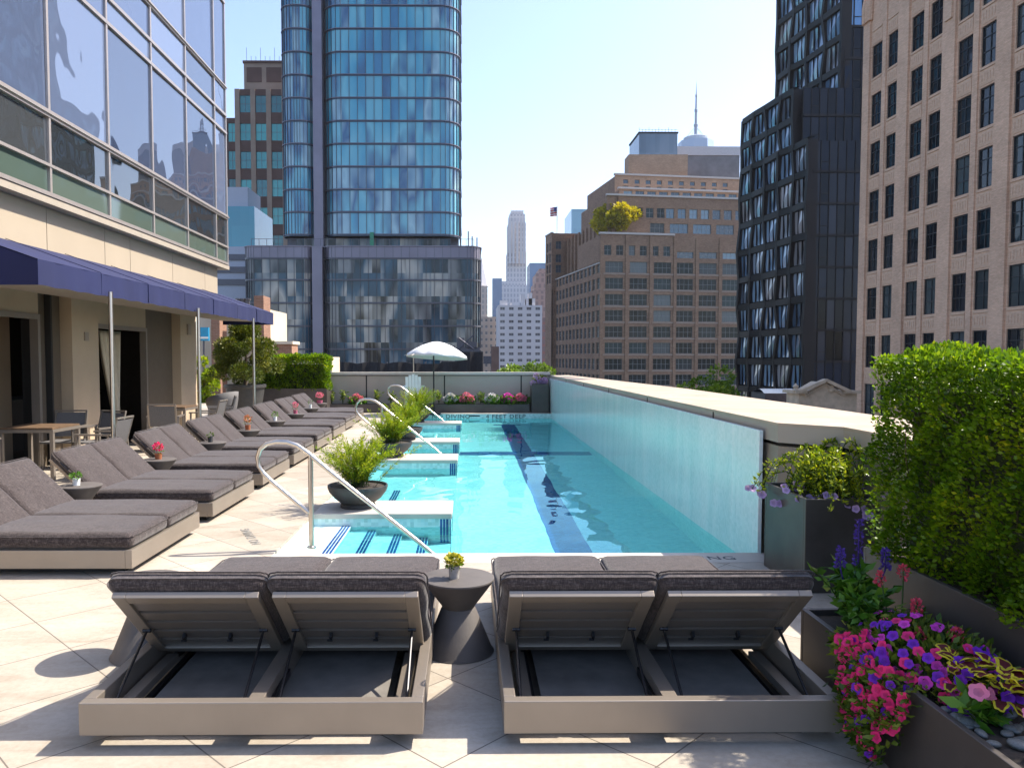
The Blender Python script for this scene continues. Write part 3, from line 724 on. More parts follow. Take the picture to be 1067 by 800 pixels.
# ------------------------------------------------------------------ pool handrails
def arc(c, r, a0, a1, n=10): return [(c[0]+r*math.cos(R(a0+(a1-a0)*i/n)), 0, c[1]+r*math.sin(R(a0+(a1-a0)*i/n))) for i in range(n+1)]
def handrail():
    e = empty('pool_handrail')
    pts = [(-.02, 0, .33), (-.36, 0, .62)]
    pts += [(-.43, 0, .69), (-.475, 0, .76), (-.485, 0, .84), (-.46, 0, .915), (-.40, 0, .965), (-.31, 0, .985), (-.21, 0, .98), (-.12, 0, .95), (-.03, 0, .885)]
    pts += [(.2, 0, .69), (.62, 0, .35), (1.0, 0, .045), (1.20, 0, -.13)]
    m = MB().tube(pts, .021, 12); m.build('rail', M['steel'], e, smooth=60)
    m = MB().tube([(0, 0, 0), (0, 0, .86)], .023, 12); m.lathe([(.045, 0), (.045, .012), (.026, .022)], 16); m.build('post', M['steel'], e, smooth=40)
    return e
h0 = handrail()
for i, ((x, y), lb) in enumerate((((-1.45, 7.03), 'nearest stainless pool handrail descending into the first step bay'), ((-1.62, 14.35), 'middle stainless pool handrail beside the second planted bowl'),
                                  ((-1.80, 21.75), 'farthest stainless pool handrail in front of the white tall chair'))):
    o = h0 if i == 0 else copy_tree(h0)
    o.location = (x, y, 0); tag(o, lb, 'handrail', 'pool handrails')

# ------------------------------------------------------------------ planter bowls with ferny fronds
def frond_ball(n, L, seed, w_=.03):
    """arching bottle-brush fronds: leaflets set along curved stems"""
    rg = np.random.default_rng(seed); P, D, T = [], [], []; stems = MB()
    for k in range(n):
        az = rg.uniform(0, 2*math.pi); el = rg.uniform(.85, 1.54); l = L*rg.uniform(.6, 1.12); tn = rg.uniform(.15, .85)
        d0 = np.array((math.cos(az)*math.cos(el), math.sin(az)*math.cos(el), math.sin(el)))
        base = np.array((rg.normal(0, .07), rg.normal(0, .07), .0)); pts = []
        for s in np.linspace(0, 1, 9):
            pts.append(base+d0*l*s+np.array((math.cos(az), math.sin(az), 0))*l*.18*s*s-np.array((0, 0, 1))*l*.16*s**2.5)
        stems.tube(pts, .004, 4, r1=.001)
        for s in rg.uniform(.12, 1, 90):
            i = min(int(s*8), 7); u = s*8-i; p_ = pts[i]*(1-u)+pts[i+1]*u; td = pts[i+1]-pts[i]; td /= np.linalg.norm(td)
            sd = rg.normal(0, 1, 3); sd -= td*sd.dot(td); sd /= np.linalg.norm(sd)
            P.append(p_+sd*.004); D.append(td*.9+sd*.8); T.append(tn+rg.normal(0, .12)+.2*(s-.5))
    return stems, np.array(P), np.array(D), np.array(T)
def bowl(x, y, r, L, seed, lb, n=110):
    e = empty('planter_bowl', (x, y, .004), 0, lb, 'planter', 'planted bowls on the pool bridges')
    k = r/.35
    MB().lathe([(.001, 0), (.20*k, 0), (.205*k, .03), (.19*k, .05), (.27*k, .11), (.335*k, .19), (.352*k, .24), (.350*k, .262), (.335*k, .262), (.32*k, .235), (.001, .22)], 48).build('bowl', M['bowl'], e, smooth=35)
    so_ = MB().lathe([(.318*k, .236), (.2*k, .25), (.001, .255)], 24).build('soil', M['soil'], e, smooth=60)
    s, P, D, T = frond_ball(n, L, seed)
    s_ = s.build('stems', M['leaf_dull'], e); s_.location = (0, 0, .25)
    o = leaves('fronds', P, D, .042, M['fern'], e, .22, .05, T, .5); o.location = (0, 0, .25)
bowl(-1.30, 8.98, .35, .66, 1, 'slate bowl of yellow green fronds on the nearest pool bridge')
bowl(-1.36, 13.62, .36, .62, 2, 'slate bowl of yellow green fronds on the second pool bridge', 120)
bowl(-1.42, 20.98, .38, .78, 3, 'slate bowl of yellow green fronds on the farthest pool bridge', 130)
bowl(-1.34, 16.42, .36, .66, 4, 'slate bowl of yellow green fronds on the third pool bridge, mostly hidden behind the second', 110)

# ------------------------------------------------------------------ umbrella, tall chair
ue = empty('pool_umbrella', (-1.07, 23.75, 0), 0, 'white scalloped parasol on a dark pole at the far end of the pool', 'umbrella')
MB().lathe([(.022, .05), (.022, 2.2)], 10).build('pole', M['black_metal'], ue, smooth=40)
MB().lathe([(.22, 0), (.22, .05), (.05, .07), (.04, .3)], 20).build('base', M['black_metal'], ue, smooth=40)
m = MB(); ns = 64; vs = [(0, 0, 2.27)]
rings = [(.2, 2.24), (.45, 2.15), (.7, 2.01), (.93, 1.85), (.95, 1.76)]
for r_, z in rings:
    for k in range(ns):
        a = 2*math.pi*k/ns; rib = abs(math.cos(a*4)); vs.append((r_*(.955+.045*rib)*math.cos(a), r_*(.955+.045*rib)*math.sin(a), z-(.035*(1-rib) if r_ < .94 else -.03*rib*0)))
fs = [(0, 1+k, 1+(k+1) % ns) for k in range(ns)]+[(1+i*ns+k, 1+(i+1)*ns+k, 1+(i+1)*ns+(k+1) % ns, 1+i*ns+(k+1) % ns) for i in range(4) for k in range(ns)]
m.add(vs, fs); o = m.build('canopy', M['white_paint'], ue, smooth=50); o.rotation_euler = (R(-4), R(3), 0)
s_ = o.modifiers.new('solid', 'SOLIDIFY'); s_.thickness = .006
for k in range(8):
    a = 2*math.pi*k/8; q = MB().tube([(0, 0, 2.2), (.9*math.cos(a), .9*math.sin(a), 1.83)], .006, 5).build('rib', M['steel'], ue)
tc = empty('tall_chair', (-1.66, 23.35, 0), 0, 'white slatted tall chair standing by the far end of the pool', 'chair')
for sx in (-1, 1):
    for y_ in (-.26, .26):
        MB().bar((sx*.27, y_, 0), (sx*.23, y_*.85, .80 if y_ < 0 else .62), .05, .05).build('leg', M['white_paint'], tc, bevel=.005)
    MB().box(sx*.27-.05, sx*.27+.05, -.3, .3, .88, .91).build('armrest', M['white_paint'], tc, bevel=.006)
    MB().box(sx*.25-.025, sx*.25+.025, -.26, -.21, .70, .88).build('arm_support', M['white_paint'], tc)
m = MB()
for k in range(5): m.box(-.26, .26, -.26+k*.1, -.26+k*.1+.085, .66, .69)
m.build('seat', M['white_paint'], tc)
for k in range(5):
    x = (k-2)*.095; hh = 1.27-.03*abs(k-2)**1.5
    MB().obox((x, -.17-.04, (.69+hh)/2), (.042, 0, 0), (0, .011, 0), (0, -.05, (hh-.69)/2)).build('back_slat', M['white_paint'], tc, bevel=.004)
MB().box(-.26, .26, -.25, -.22, .30, .35).build('stretcher', M['white_paint'], tc)
mp = MB().tube([(0, 0, 0), (0, 0, 1.95)], .018, 8)
o = mp.build('slim_mast', M['steel'], smooth=40); o.location = (-1.8, 25.25, 0); tag(o, 'slim pale mast rising behind the white tall chair', 'pole')

# ------------------------------------------------------------------ terrace tables and chairs under the awning
def arm_chair():
    e = empty('terrace_chair'); fr = M['alu']
    for sy in (-1, 1):
        m = MB(); m.bar((.24, sy*.27, 0), (.24, sy*.27, .64), .03, .03); m.build('leg', fr, e)
        m = MB(); m.bar((-.26, sy*.27, 0), (-.22, sy*.27, .64), .03, .03); m.build('leg', fr, e)
        MB().box(-.26, .27, sy*.27-.028, sy*.27+.028, .64, .665).build('armrest', fr, e)
        MB().bar((-.2, sy*.24, .42), (-.33, sy*.24, .88), .028, .028).build('back_post', fr, e)
    MB().box(-.22, .25, -.255, .255, .405, .43).build('seat', M['sling'], e)
    MB().obox((-.275, 0, .665), (.006, 0, .002), (0, .225, 0), (-.052, 0, .19)).build('backrest', M['sling'], e)
    MB().bar((-.334, -.25, .885), (-.334, .25, .885), .03, .025).build('top_rail', fr, e)
    return e
ch0 = arm_chair()
for i, (x, y, rz, lb) in enumerate(((-6.75, 10.35, 75, 'grey sling armchair by the left picture edge, near side of the first terrace table'),
        (-5.35, 11.25, 178, 'grey sling armchair with its back to the loungers at the first terrace table'),
        (-5.9, 12.25, 250, 'grey sling armchair at the far side of the first terrace table, beside the awning post'),
        (-6.5, 12.35, 275, 'dark sling armchair against the column behind the first terrace table'),
        (-5.75, 14.6, 100, 'grey sling armchair before the curtained doorway, near side of the second terrace table'),
        (-5.35, 15.75, 180, 'grey sling armchair with its back to the loungers at the second terrace table'),
        (-5.6, 17.35, 200, 'grey sling armchair between second terrace table and wicker chair'))):
    o = ch0 if i == 0 else copy_tree(ch0)
    o.location = (x, y, 0); o.rotation_euler.z = R(rz); tag(o, lb, 'chair', 'terrace armchairs')
def terrace_table():
    e = empty('terrace_table'); m = MB()
    for k in range(7): m.box(-.38+k*.109, -.38+k*.109+.104, -.38, .38, .735, .76)
    m.build('tabletop', M['wood'], e)
    MB().box(-.39, .39, -.39, .39, .69, .733).build('apron', M['alu'], e)
    for sx in (-1, 1):
        for sy in (-1, 1): MB().box(sx*.36-.025, sx*.36+.025, sy*.36-.025, sy*.36+.025, 0, .69).build('leg', M['alu'], e)
    return e
t0 = terrace_table()
for i, (x, y, lb) in enumerate(((-6.28, 11.3, 'teak topped terrace table outside the left doorway'), (-6.1, 15.9, 'teak topped terrace table outside the curtained doorway'))):
    o = t0 if i == 0 else copy_tree(t0)
    o.location = (x, y, 0); tag(o, lb, 'table', 'terrace tables')
wc = empty('wicker_chair', (-5.95, 18.6, 0), R(160), 'round dark wicker tub chair by the far awning post', 'chair')
m = MB(); n = 28; vs = []
for z, rr in ((.38, .30), (.55, .34), (.75, .37), (.95, .38)):
    for k in range(n+1):
        a = R(40+280*k/n); zz = z if z < .6 else z-.22*(abs(k/n-.5)*2)**2*(z-.5)/.45
        vs.append((rr*math.cos(a), rr*math.sin(a), zz))
m.add(vs, [(i*(n+1)+k, i*(n+1)+k+1, (i+1)*(n+1)+k+1, (i+1)*(n+1)+k) for i in range(3) for k in range(n)])
o = m.build('backrest', M['sling'], wc, smooth=60); o.modifiers.new('s', 'SOLIDIFY').thickness = .025
MB().lathe([(.001, .36), (.29, .36), (.30, .40), (.001, .43)], 24).build('seat', M['sling'], wc, smooth=40)
for a in (45, 135, 225, 315): MB().tube([(.2*math.cos(R(a)), .2*math.sin(R(a)), .37), (.25*math.cos(R(a)), .25*math.sin(R(a)), 0)], .015, 6).build('leg', M['black_metal'], wc)
# ================================================================== PLANTERS AND PLANTS ON THE DECK
def trough(name, x0, x1, y0, y1, z, mat, lb, soil=.04, th=.03, group=None):
    e = empty(name, ((x0+x1)/2, (y0+y1)/2, 0), 0, lb, 'planter', group)
    hx, hy = (x1-x0)/2, (y1-y0)/2; m = MB()
    m.box(-hx, hx, -hy, -hy+th, 0, z); m.box(-hx, hx, hy-th, hy, 0, z); m.box(-hx, -hx+th, -hy+th, hy-th, 0, z); m.box(hx-th, hx, -hy+th, hy-th, 0, z)
    m.build('planter_box', mat, e, bevel=.004)
    MB().box(-hx+th+.001, hx-th-.001, -hy+th+.001, hy-th-.001, .01, z-soil).build('soil', M['soil'], e)
    return e
trough('tall_planter', 2.50, 3.03, 5.62, 6.40, .705, M['planter_grey'], 'tall weathered grey planter box against the end of the parapet, with lilac flowers')
trough('hedge_trough', 2.33, 3.04, 2.9, 4.46, .64, M['planter'], 'long bronze black planter holding the clipped hedge on the right')
trough('flower_trough', 1.80, 2.30, .6, 4.08, .40, M['planter'], 'low bronze black trough full of petunias along the right deck edge', .03)
# the clipped hedge
he = empty('clipped_hedge', (2.69, 3.68, .6), 0, 'large bright green clipped box hedge on the right side', 'hedge')
P, D, T = box_hedge(2.35, 3.03, 2.95, 4.42, .62, 1.755, 60000)
P -= np.array((2.69, 3.68, .6))
g_ = np.sin(P[:, 1]*11+1)*np.sin(P[:, 2]*13+P[:, 0]*9)+.6*np.sin(P[:, 1]*29+P[:, 2]*23); kp2 = ~((g_ > .75) & (RNG.uniform(0, 1, len(P)) < .72)); P, D, T = P[kp2], D[kp2], T[kp2]+.07*np.sin(P[kp2][:, 1]*5+P[kp2][:, 2]*4)
leaves('foliage', P, D, .027, M['hedge'], he, .62, .12, T, .9)
tw = MB(); rg = random.Random(3)
for k in range(160):
    y = rg.uniform(-.62, .62); z = rg.uniform(.1, .95); x = rg.uniform(-.2, .2)
    tw.tube([(x, y, z-.2), (x+rg.uniform(-.1, .1), y+rg.uniform(-.12, .12), z), (x+rg.uniform(-.2, .1), y+rg.uniform(-.2, .2), z+.2)], .004, 4, r1=.0015)
tw.build('twigs', M['bark'], he)
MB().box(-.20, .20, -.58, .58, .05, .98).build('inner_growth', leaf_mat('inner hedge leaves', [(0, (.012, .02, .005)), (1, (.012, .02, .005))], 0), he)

def bloom_mesh(name, r, mat, petals=5, cup=.35):
    m = MB(); n = petals*4; vs = [(0, 0, -.25*r)]
    for k in range(n):
        a = 2*math.pi*k/n; rr = r*(.86+.14*abs(math.cos(a*petals/2)))
        vs.append((rr*.5*math.cos(a), rr*.5*math.sin(a), cup*r*.25)); 
    for k in range(n):
        a = 2*math.pi*k/n; rr = r*(.82+.18*abs(math.cos(a*petals/2)))
        vs.append((rr*math.cos(a), rr*math.sin(a), cup*r*(.45+.12*math.sin(a*petals))))
    fs = [(0, 1+k, 1+(k+1) % n) for k in range(n)]+[(1+k, 1+n+k, 1+n+(k+1) % n, 1+(k+1) % n) for k in range(n)]
    m.add(vs, fs)
    o = m.build(name, mat, smooth=80)
    a = o.data.attributes.new('tone', 'FLOAT', 'FACE'); a.data.foreach_set('value', [.15]*n+[.8]*n)
    return o
def put_blooms(o, first, pts, dirs, parent, smin=.8, smax=1.2):
    for k, (p_, d_) in enumerate(zip(pts, dirs)):
        b_ = o if (first and k == 0) else o.copy()
        if not (first and k == 0): COL.objects.link(b_)
        b_.parent = parent; b_.location = p_; s = random.uniform(smin, smax); b_.scale = (s, s, s)
        b_.rotation_euler = Vector(d_).to_track_quat('Z', 'Y').to_euler()
# petunias spilling over the low trough: mounds
def mound(cx, cy, cz, rx, ry, rz_, n):
    d = RNG.normal(0, 1, (n, 3)); d[:, 2] = np.abs(d[:, 2])*.9-.1; d /= np.linalg.norm(d, axis=1)[:, None]
    return np.array((cx, cy, cz))+d*np.array((rx, ry, rz_))*RNG.uniform(.88, 1.04, n)[:, None], d
def spill(n):        # cascade down the trough's deck side
    y = RNG.normal(3.28, .14, n).clip(3.0, 3.6); k = RNG.uniform(0, 1, n)**.8
    depth = k*.40*np.exp(-((y-3.22)/.22)**2); x = 1.80-.08*np.sin(np.clip(depth/.4, 0, 1)*math.pi*.8)-.05*RNG.uniform(0, 1, n)
    P = np.stack([x, y, .47-depth-.04*RNG.uniform(0, 1, n)], 1); D = np.stack([-np.ones(n), -.35*np.ones(n), .25*np.ones(n)], 1)+RNG.normal(0, .3, (n, 3))
    return P, D
pe = empty('pink_petunia', (1.95, 3.35, .38), 0, 'hot pink petunias spilling over the edge of the low trough', 'flowers', 'trough flowers')
pq = empty('pink_petunia', (1.8, 3.3, .3), 0, 'lowest cascade of hot pink petunias hanging down the trough side', 'flowers', 'trough flowers')
pu = empty('purple_petunia', (2.0, 3.2, .38), 0, 'deep purple petunias mixed among the pink ones in the low trough', 'flowers', 'trough flowers')
mg = empty('magenta_petunia', (2.05, 2.95, .38), 0, 'magenta and lilac petunias on the crest of the low trough', 'flowers', 'trough flowers')
off = {pe: np.array((1.95, 3.35, .38)), pu: np.array((2.0, 3.2, .38)), mg: np.array((2.05, 2.95, .38))}
fp, fd = mound(2.03, 3.34, .38, .26, .42, .15, 2600); fp2, fd2 = spill(1000)
leaves('foliage', np.concatenate([fp, fp2])*1-off[pe]+RNG.normal(0, .02, (len(fp)+len(fp2), 3))-np.array((-.015, 0, .02)), np.concatenate([fd, fd2]), .045, M['leaf_dull'], pe, .45)
a1, d1 = mound(2.0, 3.30, .40, .26, .40, .16, 40); a2, d2 = spill(62)
put_blooms(bloom_mesh('blossom', .025, M['pink']), True, np.concatenate([a1, a2])-off[pe], np.concatenate([d1, d2])+np.array((-.3, -.5, .2)), pe)
a1, d1 = spill(95); q0 = bloom_mesh('blossom', .024, M['pink']); put_blooms(q0, True, a1-np.array((1.8, 3.3, .3)), d1+np.array((-.3, -.5, .2)), pq)
fp3, fd3 = spill(500); leaves('foliage', fp3-np.array((1.79, 3.3, .32)), fd3, .042, M['leaf_dull'], pq, .45)
a1, d1 = mound(2.02, 3.28, .40, .27, .45, .17, 76); a2, d2 = spill(20)
put_blooms(bloom_mesh('blossom', .024, M['purple']), True, np.concatenate([a1, a2])-off[pu], np.concatenate([d1, d2])+np.array((-.3, -.5, .2)), pu)
a1, d1 = mound(2.03, 3.34, .40, .24, .42, .18, 64)
put_blooms(bloom_mesh('blossom', .025, M['magenta']), True, a1-off[mg], d1+np.array((-.3, -.5, .3)), mg)
P, D = mound(2.05, 2.95, .37, .2, .4, .15, 500); P[:, 1] += .45; leaves('foliage', P-off[mg], D, .04, M['leaf_dull'], mg, .45)

def stem_plant(name, loc, lb, cat, stems, leaf_mat_, n_leaf, leaf_sz, spread, h_, asp=.4, group=None):
    e = empty(name, loc, 0, lb, cat, group); m = MB(); P, D = [], []
    for k in range(stems):
        a = random.uniform(0, 6.28); r_ = spread*random.uniform(.1, 1); hh = h_*random.uniform(.6, 1)
        top = Vector((r_*math.cos(a), r_*math.sin(a), hh)); m.tube([(0, 0, 0), top*.5+Vector((0, 0, hh*.12)), top], .004, 5, r1=.002)
        for j in range(n_leaf):
            s = random.uniform(.25, 1.02); p_ = top*s+Vector((0, 0, hh*.12*4*s*(1-s))); b_ = random.uniform(0, 6.28)
            P.append(p_); D.append((math.cos(b_), math.sin(b_), random.uniform(.0, .7)))
    m.build('stems', M['leaf_dull'], e)
    leaves('foliage', np.array(P), np.array(D), leaf_sz, leaf_mat_, e, asp, .1)
    return e
stem_plant('leafy_plant', (2.02, 3.98, .37), 'bright green leafy plant at the far end of the low trough', 'plant', 22, M['leaf'], 22, .075, .21, .27, .45, 'trough flowers')
stem_plant('leafy_plant', (1.98, 3.72, .37), 'low dark green plant between the leafy plant and the petunias', 'plant', 22, M['leaf'], 20, .07, .20, .2, .5, 'trough flowers')
# violet salvia spikes
sv = stem_plant('violet_salvia', (2.07, 4.02, .37), 'three violet salvia spikes rising before the dark planter', 'flowers', 5, M['leaf_dull'], 8, .06, .1, .15, .3, 'trough flowers')
for x, y, z0, z1 in ((-.10, -.02, .27, .38), (.02, .03, .26, .52), (.14, -.02, .26, .37)):
    q = MB().tube([(x*.3, y*.3, 0), (x, y, z0), (x, y, z1)], .004, 5); q.build('flower_stalk', M['violet'], sv)
    n = 130; zz = RNG.uniform(z0, z1, n); ang = RNG.uniform(0, 6.28, n); rad = .008+.008*(1-(zz-z0)/(z1-z0))
    P = np.stack([x+rad*np.cos(ang), y+rad*np.sin(ang), zz], 1); D = np.stack([np.cos(ang), np.sin(ang), .5+0*ang], 1)
    leaves('flower_spike', P, D, .017, M['violet'], sv, .7)
# coral spikes (nemesia / snapdragon heads)
cs_ = stem_plant('coral_snapdragon', (2.06, 3.58, .40), 'coral pink flower spikes standing above the petunias', 'flowers', 6, M['leaf_dull'], 8, .05, .12, .16, .35, 'trough flowers')
for x, y, z in ((-.02, .16, .28), (.05, -.04, .20), (.12, .2, .30), (-.04, -.22, .13), (.09, -.28, .15)):
    MB().tube([(x*.4, y*.4, 0), (x, y, z)], .004, 5).build('flower_stalk', M['leaf_dull'], cs_)
    P, D, T = clump_points([(x, y, z-.02)], [(.02, .02, .035)], 80); leaves('flower_spike', P, D, .016, M['coral'], cs_, .8)
# coleus with yellow rims
def coleus(loc, lb, n, rim, sz):
    e = empty('coleus', loc, 0, lb, 'plant', 'trough flowers')
    for k in range(n):
        a = random.uniform(0, 6.28); el = random.uniform(.1, 1.0); l = sz*random.uniform(.7, 1.2)
        m = MB(); n2 = 18; outer, inner = [], []
        for i in range(n2):
            t_ = 2*math.pi*i/n2; sc = 1+.10*math.sin(t_*6)
            ux = l*.5*(1+math.cos(t_)*sc); uy = l*.34*math.sin(t_)*sc; uz = .10*l*math.sin(math.pi*ux/l)-.25*ux*ux/l
            outer.append((ux, uy, uz)); inner.append((l*.5+(ux-l*.5)*.74, uy*.70, uz+.004))
        m.add(outer+inner, [(i, (i+1) % n2, n2+(i+1) % n2, n2+i) for i in range(n2)], 0); m.add(inner, [tuple(range(n2))], 1)
        o = m.build('leaf', [M[rim], M['maroon']], e, smooth=70); at_ = o.data.attributes.new('tone', 'FLOAT', 'FACE'); at_.data.foreach_set('value', [random.uniform(.3, 1)]*(n2+1))
        r_ = random.uniform(.0, .10); o.location = (r_*math.cos(a), r_*math.sin(a), .06+.12*el); o.rotation_euler = (random.uniform(-.4, .4), -el*.5, a)
    MB().tube([(0, 0, 0), (.01, .01, .16)], .006, 6).build('stem', M['leaf_dull'], e)
coleus((1.97, 3.02, .36), 'maroon coleus with thin yellow leaf edges next to the petunias', 34, 'yellow_rim', .062)
coleus((2.04, 2.86, .38), 'coleus with broad bright yellow leaf rims near the right picture edge', 34, 'yellow_rim', .085)
pv = stem_plant('pink_vinca', (1.93, 2.80, .36), 'single pink vinca bloom over green leaves among pebbles', 'flowers', 9, M['leaf'], 7, .085, .1, .11, .42, 'trough flowers')
bl = bloom_mesh('blossom', .036, M['rose']); put_blooms(bl, True, [(-.02, .0, .14), (.02, .02, .13), (.09, -.12, .11)], [(-.4, -.6, .7), (.2, -.6, .8), (-.2, -.6, .8)], pv)
pn = MB().lathe([(.001, -.5), (.35, -.42), (.5, -.1), (.47, .2), (.28, .44), (.001, .5)], 12)
pb0 = pn.build('pebble', M['pebble'], smooth=80); k = 0
for i in range(46):
    y = 3.0-.8*random.random(); x = random.uniform(1.845, 2.1)
    o = pb0 if i == 0 else pb0.copy()
    if i: COL.objects.link(o)
    s = random.uniform(.035, .062); o.scale = (s*1.3, s, s*.55); o.location = (x, y, .37+s*.22); o.rotation_euler = (random.uniform(-.2, .2), random.uniform(-.2, .2), random.uniform(0, 6))
    tag(o, 'smooth grey pebble lying among others in the low flower trough', 'pebble', 'pebbles in the low trough')
# lilac fan flowers trailing out of the tall planter
lf = empty('lilac_fanflower', (2.82, 5.98, .70), 0, 'lilac fan flowers trailing over the rim of the tall grey planter', 'flowers')
n = 90; m = MB(); P, D, BP_, BD = [], [], [], []
for k in range(n):
    a = random.uniform(0, 6.28); l = random.uniform(.25, .52); up = random.uniform(.08, .48)
    if math.sin(a) < 0 and random.random() < .5: l *= 1.25
    b0 = Vector((random.uniform(-.18, .18), random.uniform(-.3, .3), 0)); dd = Vector((math.cos(a)*.75, math.sin(a), 0)); pts = []
    if b0.x + dd.x*l > .42: dd.x *= .5
    for s in np.linspace(0, 1, 6): pts.append(b0+dd*l*s+Vector((0, 0, up*3*s*(1-s)+up*.35*s-.18*s*s*random.uniform(.4, 1))))
    m.tube(pts, .004, 4, r1=.002)
    for j in range(52):
        i = random.randrange(5); u = random.random(); p_ = pts[i]*(1-u)+pts[i+1]*u; P.append(p_); D.append((random.uniform(-1, 1), random.uniform(-1, 1), random.uniform(0, 1)))
    for j in range(2): BP_.append(pts[-1]+Vector((random.uniform(-.04, .04), random.uniform(-.04, .04), .01))); BD.append((random.uniform(-.6, .3), -.8, random.uniform(.2, .8)))
m.build('stems', M['leaf_dull'], lf); leaves('foliage', np.array(P), np.array(D), .042, M['fern'], lf, .36)
put_blooms(bloom_mesh('blossom', .03, M['lilac'], 5), True, BP_[:99], BD[:99], lf)

# ------------------------------------------------------------------ far end planters
trough('border_planter', -5.0, 1.95, 24.55, 24.98, .27, M['planter'], 'long low black planter of hydrangeas along the far beige wall', .03)
trough('corner_planter', 2.02, 2.56, 24.45, 24.98, .93, M['planter'], 'tall black corner planter beside the far end of the water wall')
def hydrangea(x, mat, r, lb, y=24.72, z=.30):
    e = empty('hydrangea', (x, y, z), 0, lb, 'flowers', 'flowers along the far wall')
    P, D, T = clump_points([(random.uniform(-.2, .2), random.uniform(-.1, .1), .08) for _ in range(5)], [(.16, .14, .12)]*5, 70); leaves('foliage', P, D, .10, M['leaf'], e, .6)
    for dx, dz, k in ((0, .20, .8), (-.14, .13, .5), (.13, .15, .6)):
        n = 170; d_ = RNG.normal(0, 1, (n, 3)); d_ /= np.linalg.norm(d_, axis=1)[:, None]
        leaves('flower_head', np.array((dx, -.05, dz))+d_*r*k, d_, .05, mat, e, .9)
hydrangea(-3.6, M['rose'], .11, 'pink white hydrangea left of the tall chair')
hydrangea(-.58, M['white_p'], .13, 'pale lilac hydrangea just right of the parasol pole')
hydrangea(-.06, M['rose'], .15, 'big pink hydrangea, largest along the far wall')
hydrangea(.76, M['white_p'], .13, 'white hydrangea in the middle of the far planter')
hydrangea(1.26, M['magenta'], .13, 'bright violet bloom in the far planter')
hydrangea(1.66, M['rose'], .11, 'dusty pink hydrangea next to the corner planter')
e = stem_plant('purple_bouquet', (2.28, 24.7, .9), 'purple and pink flowers with trailing stems in the corner planter', 'flowers', 22, M['leaf_dull'], 12, .09, .34, .3, .4)
P, D, T = clump_points([(random.uniform(-.3, .25), -.15, random.uniform(.05, .3)) for _ in range(9)], [(.08, .08, .06)]*9, 60); leaves('blossom', P, D, .05, M['lilac'], e, .9)
for i, x in enumerate((-4.4, -4.05, -2.95, -2.5, -.95, .4)):
    stem_plant('border_plant', (x, 24.75, .27), ['small leafy plant at the left end of the far planter, by the hedge box', 'thin grassy plant with a dark spike in the far planter', 'low green plant between the pink white hydrangea and the tall chair',
        'green plant in the far planter behind the bowl fronds', 'tall yellowish sprig by the parasol pole', 'small green plant between big pink and white hydrangeas'][i], 'plant', 10, M['leaf_dull'], 9, .10, .18, .45, .35, 'small plants in the far planter')
# hedge and conifer at the left back
trough('box_planter', -6.7, -4.42, 24.0, 24.9, .80, M['planter'], 'dark planter box under the clipped hedge at the left back')
hd = empty('clipped_hedge', (-5.55, 24.45, .7), 0, 'low clipped green hedge behind the far loungers', 'hedge')
P, D, T = box_hedge(-6.62, -4.45, 24.05, 24.85, .72, 1.80, 15000); leaves('foliage', P-np.array((-5.55, 24.45, .7)), D, .075, M['hedge'], hd, .6, .12, T+.1, .9)
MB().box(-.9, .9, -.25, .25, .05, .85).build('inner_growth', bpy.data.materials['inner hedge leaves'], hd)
kp = empty('conifer_planter', (-6.55, 22.6, 0), 0, 'big round charcoal pot holding the conifer', 'planter')
MB().lathe([(.001, 0), (.42, 0), (.55, .86), (.60, .9), (.60, .98), (.55, .98), (.52, .9), (.001, .88)], 36).build('pot', M['bowl'], kp, smooth=35)
MB().lathe([(.53, .9), (.001, .92)], 24).build('soil', M['soil'], kp)
kc = empty('conifer_tree', (-6.55, 22.6, .9), 0, 'bushy golden green conifer in a round pot behind the loungers', 'tree')
cs3, rs3 = [], []
for k in range(58):
    a = random.uniform(0, 6.28); z = random.uniform(.1, 1.75); rr = (1.0-.32*max(0, z-.4)-.25*(z < .25))*random.uniform(.5, 1.0)
    if z > 1.3: rr *= .35
    cs3.append((rr*math.cos(a), rr*math.sin(a), z)); r_ = random.uniform(.16, .28); rs3.append((r_, r_, r_*.85))
P, D, T = clump_points(cs3, rs3, 420); leaves('crown', P, D, .085, M['conifer'], kc, .35, .1, T)
m = MB().tube([(0, 0, 0), (.03, 0, .7), (0, .02, 1.5)], .06, 8, r1=.02); 
for k in range(12): m.tube([(0, 0, .2+k*.1), (.5*math.cos(k*2.1), .5*math.sin(k*2.1), .5+k*.1)], .02, 5, r1=.006)
m.build('trunk', M['bark'], kc)
# ================================================================== THE CITY
def tree(name, x, y, z0, z1, rad, mat, lb, n_cl=40, per=160, lsz=.35, trunk_r=.2, group=None):
    e = empty(name, (x, y, z0), 0, lb, 'tree', group); H = z1-z0; cs_, rs_ = [], []
    for k in range(n_cl):
        d = RNG.normal(0, 1, 3); d /= np.linalg.norm(d); q = RNG.uniform(.35, 1)
        cs_.append((d[0]*rad*q, d[1]*rad*q, H*.62+d[2]*H*.32*q)); r_ = rad*RNG.uniform(.2, .36); rs_.append((r_, r_, r_*.75))
    P, D, T = clump_points(cs_, rs_, per); leaves('crown', P, D, lsz, mat, e, .6, .1, T)
    m = MB().tube([(0, 0, 0), (.05*rad, 0, H*.35), (0, .05*rad, H*.75)], trunk_r, 8, r1=trunk_r*.4)
    for c_ in cs_[::3]: m.tube([(0, 0, H*.35), tuple(np.array(c_)*.6+np.array((0, 0, H*.15))), c_], trunk_r*.35, 5, r1=trunk_r*.1)
    m.build('trunk', M['bark'], e)
